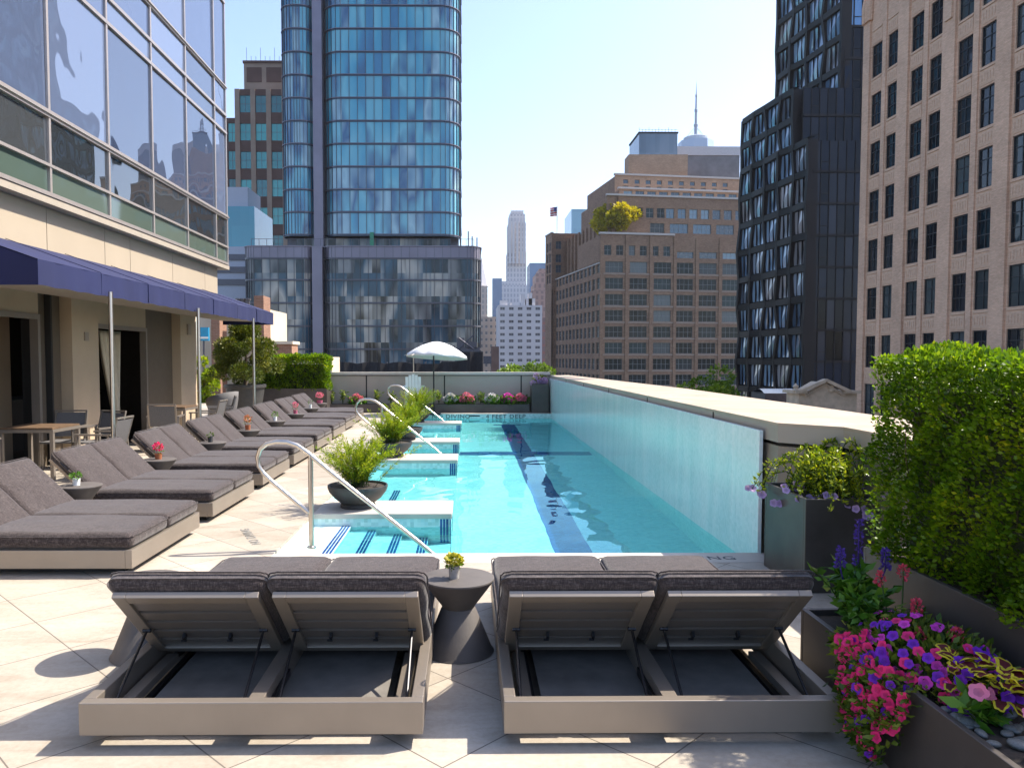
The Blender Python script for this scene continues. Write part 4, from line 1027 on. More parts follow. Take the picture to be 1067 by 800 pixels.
def win_mesh(w_, h_, cols, rows, frame, glass, depth=.12, fw=.06, mw=.035, mull=None):
    """window local: x 0..w, z 0..h, y 0 at the wall face, +y into the building"""
    m = MB(); d = depth
    m.box(0, fw, d-.05, d+.05, 0, h_); m.box(w_-fw, w_, d-.05, d+.05, 0, h_); m.box(fw, w_-fw, d-.05, d+.05, 0, fw); m.box(fw, w_-fw, d-.05, d+.05, h_-fw, h_)
    for i in range(1, cols): x = w_*i/cols; m.box(x-mw/2, x+mw/2, d-.03, d+.03, fw, h_-fw)
    for r_ in (rows if isinstance(rows, (list, tuple)) else [j/rows for j in range(1, rows)]): z = h_*r_; m.box(fw, w_-fw, d-.028, d+.028, z-mw/2, z+mw/2)
    m.quad((fw/2, d+.015, fw/2), (w_-fw/2, d+.015, fw/2), (w_-fw/2, d+.015, h_-fw/2), (fw/2, d+.015, h_-fw/2), 1)
    o = m.build('window', [frame, glass]); return o
class Facade:
    """wall with real openings along O + U*u; outward normal is U turned clockwise"""
    def __init__(s, O, U, root):
        s.O = Vector((O[0], O[1], 0)); s.U = Vector((U[0], U[1], 0)).normalized(); s.n = Vector((s.U.y, -s.U.x, 0)); s.root = root
        s.rot = math.atan2(s.U.y, s.U.x); s.cache = {}
    def pt(s, u, z, out=0): v_ = s.O+s.U*u+s.n*out; return (v_.x, v_.y, z)
    def wall(s, u0, u1, z0, z1, wins, mat, name='wall', rev=.3):
        us = sorted({u0, u1, *[a for q in wins for a in q[:2]]}); zs_ = sorted({z0, z1, *[a for q in wins for a in q[2:4]]})
        us = [u for u in us if u0-1e-6 <= u <= u1+1e-6]; zs_ = [z for z in zs_ if z0-1e-6 <= z <= z1+1e-6]; m = MB()
        hole = lambda u, z: any(a < u < b_ and c_ < z < d_ for a, b_, c_, d_ in wins)
        for i in range(len(us)-1):
            for k in range(len(zs_)-1):
                if not hole((us[i]+us[i+1])/2, (zs_[k]+zs_[k+1])/2):
                    m.quad(s.pt(us[i], zs_[k]), s.pt(us[i+1], zs_[k]), s.pt(us[i+1], zs_[k+1]), s.pt(us[i], zs_[k+1]))
        for a, b_, c_, d_ in wins:
            A, B, C_, D_ = (a, c_), (b_, c_), (b_, d_), (a, d_)
            for p_, q in ((A, B), (B, C_), (C_, D_), (D_, A)): m.quad(s.pt(*p_), s.pt(*q), s.pt(*q, -rev), s.pt(*p_, -rev))
        return m.build(name, mat, s.root)
    def box(s, mb, u0, u1, z0, z1, o0, o1, mi=0):
        vs = [s.pt(u, z, o) for z in (z0, z1) for u, o in ((u0, o1), (u1, o1), (u1, o0), (u0, o0))]
        mb.add(vs, [(3, 2, 1, 0), (4, 5, 6, 7), (0, 1, 5, 4), (1, 2, 6, 5), (2, 3, 7, 6), (3, 0, 4, 7)], mi)
    def part(s, name, mat, u0, u1, z0, z1, o0, o1):
        m = MB(); s.box(m, u0, u1, z0, z1, o0, o1); return m.build(name, mat, s.root)
    def window(s, a, b_, c_, d_, cols, rows, frame, glass, depth=.12, fw=.06, mw=.035):
        key = (round(b_-a, 2), round(d_-c_, 2), cols, str(rows), frame.name, glass.name)
        if key not in s.cache:
            o = win_mesh(b_-a, d_-c_, cols, rows, frame, glass, depth, fw, mw); s.cache[key] = o
        else: o = s.cache[key].copy(); COL.objects.link(o)
        o.location = s.pt(a, c_); o.rotation_euler = (0, 0, s.rot); o.parent = s.root; return o
def merge_rest(objs, root, name='window'):
    """windows beyond the hundred that show largest become one part"""
    if not objs: return
    me = bpy.data.meshes.new(name); bm = bmesh.new()
    for o in objs:
        n0 = len(bm.verts); bm.from_mesh(o.data); bm.verts.ensure_lookup_table()
        bmesh.ops.transform(bm, matrix=Matrix.LocRotScale(o.location, o.rotation_euler, None), verts=bm.verts[n0:])
    mats = list(objs[0].data.materials); bm.to_mesh(me); bm.free()
    for m in mats: me.materials.append(m)
    o = bpy.data.objects.new(name, me); COL.objects.link(o); o.parent = root; o['kind'] = 'stuff'
    for q in objs: bpy.data.objects.remove(q)

# ------------------------------------------------------------------ tan brick office block on the right
tbld = thing('brick_office_block', 'tall tan brick office block with paired dark windows at the right', 'building')
TB = brick_mat('tan brick', (.71, .46, .31), (.82, .56, .39), (.55, .38, .27)); TS = brick_mat('tan spandrel brick', (.75, .50, .34), (.83, .59, .42), (.6, .43, .31))
WF = plain('black window frame', (.022, .024, .028), .4); WG = glass_mat('dark office glass', [(.010, .011, .013), (.024, .026, .03), (.014, .016, .018), (.08, .10, .10), (.014, .014, .016)], rnd=True, ior=1.5, rough=.03, wav=.02)
U = Vector((.029, -1, 0)).normalized(); O = (29.42, 57.8)
fa = Facade(O, (U.x, U.y), tbld)
bays = []; 
for k in range(8):
    b0 = 1.06+k*4.78; bays += [(b0-.04, b0+1.28), (b0+1.99, b0+3.31)]
FH = 3.5; zw0 = -2.44; wins = []; vis = []
for f in range(9):
    for (a, b_) in bays:
        z = zw0+f*FH
        if f >= 8 and a < 1.3: continue
        wins.append((a, b_, z, z+2.30))
L = 42
ZT = 27.5; ZR = 31.0
lowwins = [q for q in wins if q[3] < ZT]; upwins = [q for q in wins if q[2] > ZT-.6 and q[0] > 1.2]
fa.wall(0, L, -14, ZT, lowwins, TB, rev=.2); fa.wall(.9, L, ZT, ZR, [q for q in wins if q[2] >= ZT], TB, rev=.2)
for q in wins:
    if q[2] < ZT < q[3]: continue
    px = 800*(fa.pt(q[0], 0)[0])/fa.pt(q[0], 0)[1]+488
    vis.append((px, q))
keep = []
for px, q in vis:
    o = fa.window(*q, 2, [.36, .72], WF, WG, .13, .06, .05); yy = 373-(q[3]-CAM_H)*800/fa.pt(q[0], 0)[1]
    keep.append((o, -300 < yy < 460 and px < 1180, px))
k1 = [t_ for t_ in keep if t_[1]]; k1.sort(key=lambda t_: abs(t_[2]-1000)); good = {t_[0].name for t_ in k1[:100]}
merge_rest([t_[0] for t_ in keep if t_[0].name not in good], tbld)
for k in range(9):
    b0 = 1.06+k*4.78
    fa.part('pier', TB, max(.02, b0-1.38), b0-.18, -14, ZT if k == 0 else ZR, .002, .14)
    if k < 8: fa.part('pier', TB, b0+1.28+.12, b0+1.99-.12, -14, ZR if b0 > 1.2 else ZT, .002, .08)
sp0 = None
for k, (a, b_) in enumerate(bays[:12]):
    for f in range(0, 12):
        z = zw0+f*FH+2.42
        m = MB(); w_ = b_-a
        if sp0 is None:
            m.box(.02, w_-.02, -.03, .0, 0, .82)
            for i in range(5): m.box(.12+i*.23, .20+i*.23, -.055, -.028, .18, .7)
            m.box(.0, w_, -.06, 0, .9, .99); sp0 = m.build('spandrel_panel', TS); o = sp0
        else: o = sp0.copy(); COL.objects.link(o)
        o.location = fa.pt(a, z); o.rotation_euler = (0, 0, fa.rot); o.parent = tbld
m = MB(); fa.box(m, 0, L, -14, ZT-.05, -14, -.35); fa.box(m, .95, L, ZT-.05, ZR, -14, -.35); m.build('wall', TB, tbld)
for u in (.12, .5, .85):
    p_ = fa.pt(u, ZT, .1); m = MB(); m.lathe([(.22, -1.2), (.24, .0), (.16, .5), (.09, .8), (.001, 1.25)], 8, p_); m.build('finial', TB, tbld)
fa.part('parapet', TB, 0, .9, ZT, ZT+.35, -.4, .05)
for k in range(2, 9):
    b0 = 1.06+k*4.78
    fa.part('fluted_pier', TS, b0-1.10, b0-.42, 22.5-(8-k)*0.0+1.0*(k % 2), ZR+.5, .145, .24)

# ------------------------------------------------------------------ black sculpted building
bb_ = thing('black_tower', 'black sculpted apartment tower with zigzag window piers', 'building')
BK = plain('charcoal metal cladding', (.012, .011, .012), .55, 0, var=.1, scale=.6, spec=.25); 
BG = glass_mat('sky tinted glass', [(.10, .17, .26), (.18, .27, .38), (.05, .08, .12), (.34, .30, .28), (.22, .32, .42)], rnd=True, ior=2.4, rough=.02, wav=.05, wscale=.6)  # reflected sky is partly painted here, as light blue pane tones
BG2 = glass_mat('smoked curtain glass', [(.008, .012, .022), (.020, .028, .048), (.004, .005, .008), (.035, .042, .06), (.006, .008, .014)], rnd=True, ior=1.3, rough=.06, wav=.01)
BG3 = glass_mat('blue sky glass', [(.02, .14, .34), (.03, .18, .42)], rnd=True, ior=2.2, rough=.02)
def zig(O, U, z0, nf, fh, ncol, cw, seed, zt=None):
    f_ = Facade(O, U, bb_); rg = random.Random(seed)
    off = [[(.42 if (i+k) % 2 else -.42)+rg.uniform(-.12, .12) for i in range(nf+1)] for k in range(ncol+1)]
    dep = [[rg.uniform(.1, .5) if (i+k) % 2 else rg.uniform(0, .2) for i in range(nf+1)] for k in range(ncol+1)]
    off[0] = [rg.uniform(0, .25) for _ in off[0]]; off[ncol] = [rg.uniform(-.25, 0) for _ in off[ncol]]
    for k in range(ncol+1):
        m = MB()
        for i in range(nf):
            za, zb = z0+i*fh, z0+(i+1)*fh; ua, ub = k*cw+off[k][i], k*cw+off[k][i+1]; w_ = .38
            da, db = dep[k][i], dep[k][i+1]
            vs = [f_.pt(ua-w_, za, -.9), f_.pt(ua+w_, za, -.9), f_.pt(ua+w_*.6, za, da), f_.pt(ua-w_*.6, za, da), f_.pt(ub-w_, zb, -.9), f_.pt(ub+w_, zb, -.9), f_.pt(ub+w_*.6, zb, db), f_.pt(ub-w_*.6, zb, db)]
            m.add(vs, [(0, 1, 2, 3), (4, 7, 6, 5), (3, 2, 6, 7), (2, 1, 5, 6), (0, 3, 7, 4)])
        m.build('pier', BK, bb_)
    for i in range(nf+1):
        m = MB()
        for k in range(ncol):
            z = z0+i*fh; u0, u1 = k*cw+off[k][i], (k+1)*cw+off[k+1][i]; hh = .55
            vs = [f_.pt(u0, z-hh, -.9), f_.pt(u1, z-hh, -.9), f_.pt(u1, z-hh*.8, dep[k+1][i]*.9-.02), f_.pt(u0, z-hh*.8, dep[k][i]*.9-.02), f_.pt(u0, z+hh*.8, -.9), f_.pt(u1, z+hh*.8, -.9), f_.pt(u1, z+hh*.45, dep[k+1][i]*.9-.02), f_.pt(u0, z+hh*.45, dep[k][i]*.9-.02)]
            m.add(vs, [(0, 1, 2, 3), (7, 6, 5, 4), (3, 2, 6, 7)])
        m.build('floor_band', BK, bb_)
    for i in range(nf):
        for k in range(ncol):
            za, zb = z0+i*fh+.42, z0+(i+1)*fh-.5; um = (k+.5)*cw; tl_ = .10*((-1)**(i+k)); m = MB()
            u0, u1 = k*cw+.1, (k+1)*cw-.1
            m.quad(f_.pt(u0, za, -.15-tl_), f_.pt(u1, za, -.15+tl_), f_.pt(u1, zb, -.15-tl_), f_.pt(u0, zb, -.15+tl_), 1)
            f_.box(m, um+.35, um+.43, za, zb, -.3, -.01); f_.box(m, um-.5, um-.44, za, zb, -.3, -.01)
            m.build('window', [BK, BG], bb_)
    return f_
def body(poly, z0, z1, mat=BK, name='wall'): MB().prism(poly, z0, z1).build(name, mat, bb_)
P1 = Vector((37.4, 85.0, 0)); dr = Vector((-2.2, 15, 0)).normalized(); P0 = P1+dr*15.2
zL, zM = 25.7, 32.0
zig((P0.x, P0.y), (-dr.x, -dr.y), -9.0, 10, 3.47, 5, 3.04, 5)
PM = P1+dr*3.04
zig((P0.x, P0.y), (-dr.x, -dr.y), 25.7, 2, 3.2, 4, 3.04, 8)
nrm = Vector((dr.y, -dr.x, 0))
def off_(p_, k): return (p_.x+nrm.x*k, p_.y+nrm.y*k)
body([off_(P1, .75), (52, 85.35), (52, 101), off_(P0, .75)], -14, zL-.3)
body([off_(PM, .75), (52, PM.y+.6), (52, 101), off_(P0, .75)], zL-.3, zM-.2)
UP1 = Vector((42.0, 87.6, 0)); UP0 = UP1+dr*13.6
zig((UP0.x, UP0.y), (-dr.x, -dr.y), 31.0, 9, 3.47, 4, 3.4, 11)
body([off_(UP1, .75), (54, 88.2), (54, 102), off_(UP0, .75)], zM-.2, 62)
# front curtain wall (facing the pool)
def front(x0, x1, y, zbase, nf, fh, gmat, skipf=()):
    f_ = Facade((x0, y), (1, 0), bb_)
    for i in range(nf):
        z = zbase+i*fh; m = MB(); f_.box(m, 0, x1-x0, z-.18, z+.10, -.3, .12); m.build('floor_band', BK, bb_)
        n = max(1, round((x1-x0)/.95))
        for k in range(n):
            a, b_ = (x1-x0)*k/n, (x1-x0)*(k+1)/n; q = MB(); tl_ = random.uniform(-.008, .008)
            q.quad(f_.pt(a, z+.1, tl_), f_.pt(b_, z+.1, -tl_), f_.pt(b_, z+fh-.18, tl_), f_.pt(a, z+fh-.18, -tl_), 1)
            f_.box(q, a-.045, a+.045, z+.1, z+fh-.18, -.02, .09)
            if k == 1: f_.box(q, a+.06, b_-.06, z+1.0, z+1.07, -.01, .06)
            q.build('window', [BK, gmat], bb_)
front(P1.x+.35, 44.4, 85.0, -9.0, 10, 3.47, BG2)
front(PM.x+.6, 46, 87.2, 25.75, 2, 3.2, BG2)
front(UP1.x+.3, 47.0, 87.55, 31.9, 2, 3.5, BG2); front(UP1.x+.3, 47, 87.55, 38.9, 6, 3.5, BG3)

# ------------------------------------------------------------------ brown brick warehouse with setbacks
wb = thing('brick_warehouse', 'huge brown brick building with stepped setbacks and grid windows', 'building')
BR = brick_mat('brown brick', (.25, .152, .098), (.36, .235, .157), (.29, .215, .16), w_=.5, h_=.17); BRT = brick_mat('light brown brick', (.42, .275, .185), (.50, .34, .23), (.42, .33, .25), w_=.5, h_=.17)
CN = plain('pale stone coping', (.50, .46, .42), .7, var=.1); SG = plain('stone sill', (.33, .26, .21), .8, var=.1)
GF = plain('pale steel sash', (.22, .235, .235), .5); GG = glass_mat('warehouse glass', [(.008, .012, .013), (.02, .03, .034), (.01, .014, .015), (.04, .07, .075), (.012, .02, .02), (.016, .024, .025), (.15, .17, .17)], rnd=True, ior=1.3, rough=.05)
GGB = glass_mat('blue sky window glass', [(.06, .12, .17), (.11, .20, .27), (.20, .30, .36), (.04, .07, .1)], rnd=True, ior=1.7, rough=.05)
CY = 180.0; cx, _ = at(625, 300, CY)
Ur = Vector((40, 5.7, 0)).normalized(); Ul = Vector((6.5, -42, 0)).normalized()
fr_ = Facade((cx, CY), (Ur.x, Ur.y), wb); fl_ = Facade((cx-Ul.x*46, CY-Ul.y*46), (Ul.x, Ul.y), wb)
def zy(y): return at(640, y, CY+1)[1]
rows = [358-180, 420-180, 482-180, 542-180, 603-180, 664-180, 725-180]
rowy = [278.5, 295.5, 312.4, 329, 345.8, 362.6, 379.4, 396]
kp_ = []
def rowwins(f_, us, y, h_, w_, cols, glass, rowsz=2):
    z = zy(y)-h_/2
    for u in us: kp_.append(f_.window(u, u+w_, z, z+h_, cols, rowsz, GF, glass, .25, .07, .07))
    return [(u, u+w_, z, z+h_) for u in us]
# right face: block A (3 bays), block B (2+ bays)
ua = [1.3+k*5.95 for k in range(3)]; ub = [18.6+k*5.9 for k in range(4)]
HW = 2.6
R1 = []
for y in rowy: R1 += rowwins(fr_, ua, y, HW, 4.3, 4, GG)
sm = [1.0+k*2.9 for k in range(6)]; R1 += rowwins(fr_, sm, 261, 2.3, 1.7, 2, GG)
R2 = []
for i, y in enumerate(rowy): R2 += rowwins(fr_, ub, y, HW, 4.4, 4, GG)
R2 += rowwins(fr_, ub, 264.5, 1.5, 4.4, 4, GGB)
zA = zy(244.5); z0 = -14
fr_.wall(0, 18.0, z0, zA, R1, BR); fr_.wall(18.0, 44, z0, zA, R2, BR)
# block C above: set back
ZB = zy(201.5); ZC = zy(191); zD = zy(172)
fc = Facade(fr_.pt(.5, 0, -3.0)[:2], (Ur.x, Ur.y), wb)
R3 = []
uc = [19+k*5.9-1.2 for k in range(4)]
for y, h_ in ((218.5, 2.3), (234.5, 2.3), (249.5, 2.5)):
    if y < 245: R3 += rowwins(fc, [.9+2.6+k*2.75 for k in range(5)] if y < 230 else [6.4, 11.8], y, h_, 1.9 if y < 230 else 4.6, 2 if y < 230 else 4, GG)
    R3 += rowwins(fc, uc if y > 225 else [18+k*2.95-1.2 for k in range(8)], y, h_, 4.6 if y > 225 else 2.05, 4 if y > 225 else 2, GGB)
fc.wall(2.0, 44, zA-1, ZB, [q for q in R3 if q[2] > zA-.9], BR)
fd_ = Facade(fr_.pt(6.5, 0, -6.0)[:2], (Ur.x, Ur.y), wb)
R4 = rowwins(fd_, [1.2+k*3.0 for k in range(11)], 197.2, 2.0, 2.2, 2, GGB, 1); fd_.wall(0, 38, ZB-1, ZC, R4, BRT)
fe = Facade(fr_.pt(6.8, 0, -10.0)[:2], (Ur.x, Ur.y), wb)
R5 = rowwins(fe, [2.2+k*2.9 for k in range(10)], 178.5, 1.0, 1.3, 1, GG, 1)
R5 += rowwins(fe, [2.2+k*2.9 for k in range(10)], 185.5, 1.0, 1.3, 1, GG, 1); fe.wall(0, 40, ZC-2, zD, R5, BRT)
# left faces
R6 = []
ul = [1.0+k*3.28 for k in range(14)]
for y in rowy: R6 += rowwins(fl_, ul, y, HW, 2.1, 2, GG)
zLf = zy(275); fl_.wall(0, 46, z0, zLf, R6, BR)
sl2 = Facade(fl_.pt(0, 0, -.9)[:2], (Ul.x, Ul.y), wb)
R7 = rowwins(sl2, [30+k*3.3 for k in range(5)], 261, 2.3, 1.6, 2, GG); sl2.wall(26, 46.0, zLf-1, zA, R7, BR)
sl3 = Facade(fl_.pt(0, 0, -3.2)[:2], (Ul.x, Ul.y), wb)
sl3.wall(4, 44, zLf-2, zy(226), [], BR); 
sl4 = Facade(fl_.pt(0, 0, -5.2)[:2], (Ul.x, Ul.y), wb); sl4.wall(22, 43.5, zy(230), ZB, [], BR)
for k in range(12): sl3.part('buttress', BR, 6+k*3.3, 7.0+k*3.3, zLf-1, zy(224), 0, .5)
for k in range(6): sl4.part('buttress', BR, 23+k*3.4, 24.0+k*3.4, zy(230), ZB+.4, 0, .5)
# solid cores so nothing is hollow
def core(f_, u0, u1, dpt, z0_, z1_, o1=-.36): f_.part('roof_block', BR, u0, u1, z0_, z1_, -dpt, o1)
core(fr_, .45, 43.5, 42, -14, zLf-.3); core(fr_, .5, 44, 20, zLf-.3, zA-.05); core(fc, 2.3, 44, 22, zA-.05, ZB-.1); core(fd_, .3, 38, 20, ZB-.1, ZC-.1); core(fe, .3, 40, 24, ZC-.1, zD-.1)
core(sl3, 4.3, 43.5, 10, zLf-.3, zy(226)-.1); core(sl4, 22.3, 40.5, 10, zy(230), ZB-.1)
for f_, u0, u1, z in ((fr_, -.2, 18.2, zA), (fc, 1.9, 44, ZB), (fd_, -.2, 38, ZC), (fe, -.1, 40, zD)): f_.part('cornice', CN, u0, u1, z, z+.45, -.6, .3)
fl_.part('cornice', CN, 0, 46, zLf, zLf+.3, -.5, .15)
for y in rowy: fr_.part('sill_band', SG, 0, 44, zy(y)-HW/2-.42, zy(y)-HW/2-.12, .003, .14)
for u in [0.05]+[u+4.3+.55 for u in ua]+[u+4.4+.55 for u in ub[:3]]: fr_.part('pier', BR, u, u+.75, -14, zA-.1 if u < 19 else zA-.4, .004, .22)
# corner turret at the far left end, with flag
tf = Facade(fl_.pt(0, 0, 1.2)[:2], (Ul.x, Ul.y), wb); tx = Facade(fl_.pt(7, 0, 1.2)[:2], (Ur.x, Ur.y), wb)
zT = at(582, 245, 222)[1]
W8 = []
for y in (256, 268, 279, 290): z = at(585, y, 218)[1]; kp_.append(tf.window(1.5, 3.2, z-1.2, z+1.2, 2, 2, GF, GG, .25)); W8.append((1.5, 3.2, z-1.2, z+1.2)); kp_.append(tf.window(4.2, 5.9, z-1.2, z+1.2, 2, 2, GF, GG, .25)); W8.append((4.2, 5.9, z-1.2, z+1.2))
tf.wall(0, 7, -14, zT, W8, BR)
W9 = []
for y in (254, 268, 279): z = at(597, y, 216)[1]; kp_.append(tx.window(1.2, 2.8, z-1.1, z+1.1, 2, 2, GF, GG, .25)); kp_.append(tx.window(3.8, 6.0, z-1.1, z+1.1, 3, 2, GF, GG, .25)); W9 += [(1.2, 2.8, z-1.1, z+1.1), (3.8, 6.0, z-1.1, z+1.1)]
tx.wall(0, 8, zLf-3, zT, W9, BR); tx.part('roof_block', BR, .4, 8, -14, zT-.1, -6.6, -.4); tf.part('cornice', CN, -.1, 7.1, zT, zT+.3, -.5, .2)
kp_.sort(key=lambda o: (o.location.y > 190, o.location.y)); merge_rest(kp_[100:], wb)
# rooftop of the warehouse
Xa, za_ = at(666, 139, 202); Xb, _ = at(706, 139, 202)
gp = glass_mat('penthouse glass', [(.06, .10, .14), (.10, .16, .22), (.16, .22, .28)], 1.2, 5, 0, 1.7, .05)
MB().box(Xa, Xb, 202, 214, zD-2, za_).build('penthouse', gp, wb); MB().box(Xa-.2, Xb+.2, 201.8, 214, za_, za_+.35).build('penthouse_roof', BK, wb)
Xc, zc_ = at(705, 162, 203); Xd, zd_ = at(771, 153, 203)
MB().box(Xc, Xd, 203, 216, zD-2, zc_).build('mechanical_penthouse', plain('grey louvre', (.16, .16, .17), .6, var=.2, scale=.5), wb)
MB().box(Xc-.3, Xd, 202.8, 216, zc_, zd_).build('mechanical_roof', plain('pale roof screen', (.50, .49, .50), .7), wb)
m = MB()
for k in range(12): m.tube([(Xa+k*.85, 202, za_+.3), (Xa+k*.85, 202, za_+1.0+.5*(k % 3 == 0))], .05, 4)
m.tube([(Xa, 202, za_+.95), (Xb, 202, za_+.95)], .04, 4); m.build('roof_railing', BK, wb)
xs, zs_ = at(655, 161, 196); xe, _ = at(692, 161, 196)
MB().box(xs, xe+6, 196, 201, zD-5, zs_).build('roof_tower', BRT, wb)
# terrace tree and flag
x_, z_ = at(641, 255, 186); tree('golden_tree', x_, 186, z_, at(641, 212, 186)[1]+.3, 5.0, M['gold'], 'bright golden yellow tree on the terrace of the brown brick building', 60, 260, .8, .22)
x_, z_ = at(580.5, 246, 222); _, zt = at(580.5, 215, 222)
fe_ = empty('flag_pole', (x_, 222, z_), 0, 'white pole with a small red and white flag on the corner turret', 'flag')
MB().tube([(0, 0, 0), (0, 0, zt-z_)], .14, 6).build('pole', M['white_paint'], fe_)
m = MB(); n = 14
H_ = zt-z_
for i in range(7):
    z1 = H_-.2-i*.36; vs = [(-.15-1.9*k/n, .18*math.sin(k*.8), z-.25*(k/n)) for z in (z1, z1-.36) for k in range(n+1)]
    m.add(vs, [(k, k+1, n+2+k, n+1+k) for k in range(n)], i % 2)
m.build('flag', [plain('flag red', (.55, .05, .06), .8), M['white_paint']], fe_)
MB().quad((-.15, -.03, H_-.2), (-.95, -.2, H_-.3), (-.95, -.2, H_-1.5), (-.15, -.03, H_-1.4)).build('canton', plain('flag blue', (.04, .06, .25), .8), fe_)

# ------------------------------------------------------------------ blue glass hotel tower in the middle
gt = thing('glass_tower', 'tall blue glass tower with rounded corners over a wider podium', 'building')
TG = glass_mat('blue curtain glass', [(.010, .07, .16), (.02, .19, .35), (.05, .36, .50), (.16, .50, .58), (.012, .10, .23), (.34, .55, .60), (.015, .13, .27), (.04, .28, .45)], 1.3, 3.61, 21.6, 1.75, .03, .03, .25, group=1.5)
PG = glass_mat('podium curtain glass', [(.010, .012, .014), (.02, .025, .03), (.26, .26, .25), (.015, .03, .04), (.035, .10, .15), (.5, .46, .39), (.02, .02, .02), (.015, .02, .02)], 1.3, 3.55, .6, 1.42, .04, .02, group=1.5)
GM = plain('mauve grey metal', (.22, .20, .24), .4, .5, var=.1, scale=.3); DMt = plain('dark tower metal', (.10, .10, .12), .4, .5)
def rpath(x0, x1, y, dep, r, step):
    pts = [(x0, y+dep)]; n = max(2, int((dep-r)/step))
    pts += [(x0, y+dep-(dep-r)*i/n) for i in range(1, n)]
    pts += [(x0+r-r*math.cos(R(a)), y+r-r*math.sin(R(a))) for a in range(0, 91, 15)]
    n = max(2, round((x1-x0-2*r)/step)); pts += [(x0+r+(x1-x0-2*r)*i/n, y) for i in range(1, n)]
    pts += [(x1-r+r*math.sin(R(a)), y+r-r*math.cos(R(a))) for a in range(0, 91, 15)]
    n = max(2, int((dep-r)/step)); pts += [(x1, y+r+(dep-r)*i/n) for i in range(1, n+1)]
    return pts
def band(name, path, z0, z1, mat, out=0.0, root=gt):
    m = MB(); k = len(path)
    if out:
        P_ = np.array(path); T_ = np.gradient(P_, axis=0); T_ /= np.linalg.norm(T_, axis=1)[:, None]; Q = P_+np.stack([T_[:, 1], -T_[:, 0]], 1)*out
        vs = [(x, y, z) for pp in (P_, Q) for z in (z0, z1) for x, y in pp]
        m.add(vs, [(2*k+i, 2*k+i+1, 3*k+i+1, 3*k+i) for i in range(k-1)]+[(i, 2*k+i, 2*k+i+1, i+1)[::-1] for i in range(k-1)]+[(k+i, k+i+1, 3*k+i+1, 3*k+i) for i in range(k-1)])
    else: m.add([(x, y, z) for z in (z0, z1) for x, y in path], [(i, i+1, k+i+1, k+i) for i in range(k-1)])
    return m.build(name, mat, root)
def fins(path, z0, z1, mat, w_=.05, d_=.14, root=gt):
    m = MB()
    for i in range(1, len(path)-1):
        a, b_ = Vector((*path[i-1], 0)), Vector((*path[i+1], 0)); t_ = (b_-a).normalized(); nn = Vector((t_.y, -t_.x, 0)); c_ = Vector((*path[i], (z0+z1)/2))+nn*d_*.5
        m.obox(c_, t_*w_/2, nn*d_/2, (0, 0, (z1-z0)/2))
    return m
TY = 125.0; SPG = plain('dark blue spandrel', (.05, .10, .17), .3)
xl = at(293, 200, TY)[0]; xn0 = at(327.5, 200, TY)[0]; xn1 = at(336.5, 200, TY)[0]; xr = at(478.5, 200, TY)[0]
pl_ = rpath(xl, xn0, TY, 18, 2.2, 1.3); pr_ = rpath(xn1, xr, TY, 24, 3.0, 1.3)
fl0 = 21.6; allf = []
for i in range(19):
    z = fl0+i*3.61
    for pth in (pl_, pr_):
        band('window_band', pth, z+.16, z+3.4, TG)
        band('spandrel', pth, z-.22, z+.17, SPG, .05)
        band('floor_edge', pth, z-.02, z+.06, GM, .22)
m = MB()
for pth in (pl_, pr_):
    q = fins(pth, fl0, fl0+19*3.61, DMt); m.add(q.v, q.f)
o = m.build('mullion', DMt, gt); o['kind'] = 'stuff'
MB().box(xn0-.05, xn1+.05, TY-.35, TY+4, 19, 92).build('pier', GM, gt)
MB().box(xl+.35, xn0-.02, TY+2.4, TY+17.8, 19, fl0+19*3.61).build('core', DMt, gt); MB().box(xn1+.02, xr-.35, TY+3.2, TY+23.8, 19, fl0+19*3.61).build('core', DMt, gt)
PYd = 119.0; pxl = at(254, 300, PYd)[0]; pxr = at(500.5, 300, PYd)[0]; pxn0 = at(326, 300, PYd)[0]; pxn1 = at(336, 300, PYd)[0]
ppl = rpath(pxl, pxn0, PYd, 14, 1.6, 1.25); ppr = rpath(pxn1, pxr, PYd, 26, 2.0, 1.25)
zt_ = at(400, 257, PYd)[1]; zp = [at(400, y, PYd)[1] for y in (269, 291.5, 315.5, 339.5, 363.5, 387, 411)]
for pth in (ppl, ppr):
    band('parapet', pth, zp[0], zt_, GM, .08); band('parapet_cap', pth, zt_, zt_+.12, GM, .25)
    for a, b_ in zip(zp[1:], zp):
        band('window_band', pth, a+.1, b_-.12, PG); band('floor_edge', pth, b_-.16, b_+.10, DMt, .16)
m = MB()
for pth in (ppl, ppr):
    q = fins(pth, zp[-1], zt_, DMt, .05, .12); m.add(q.v, q.f)
o = m.build('mullion', DMt, gt); o['kind'] = 'stuff'
MB().box(pxn0-.05, pxn1+.05, PYd-.3, PYd+3, -14, zt_).build('pier', GM, gt)
MB().box(pxl+.25, pxn0-.02, PYd+1.8, PYd+30, -14, zt_-.3).build('core', DMt, gt); MB().box(pxn1+.02, pxr-.25, PYd+2.2, PYd+30, -14, zt_-.3).build('core', DMt, gt)
MB().box(xl+2, xr-1.5, TY+1.5, TY+20, zt_-.3, 21.3).build('terrace_storey', PG, gt)
m = MB()
for k in range(30): x = pxl+1+k*(pxr-pxl-2)/29; m.box(x-.03, x+.03, PYd+.9, PYd+.96, zt_-.3, zt_+1.3)
m.box(pxl+1, pxr-1, PYd+.9, PYd+.95, zt_+1.26, zt_+1.32); o = m.build('railing', DMt, gt)
for x, h_ in ((488, 3.0), (492, 2.2), (497, 2.0)):
    X_, _ = at(x, 250, PYd+4); MB().tube([(X_, PYd+4, zt_-.3), (X_, PYd+4, zt_+h_)], .10, 6).build('vent_stack', DMt, gt)
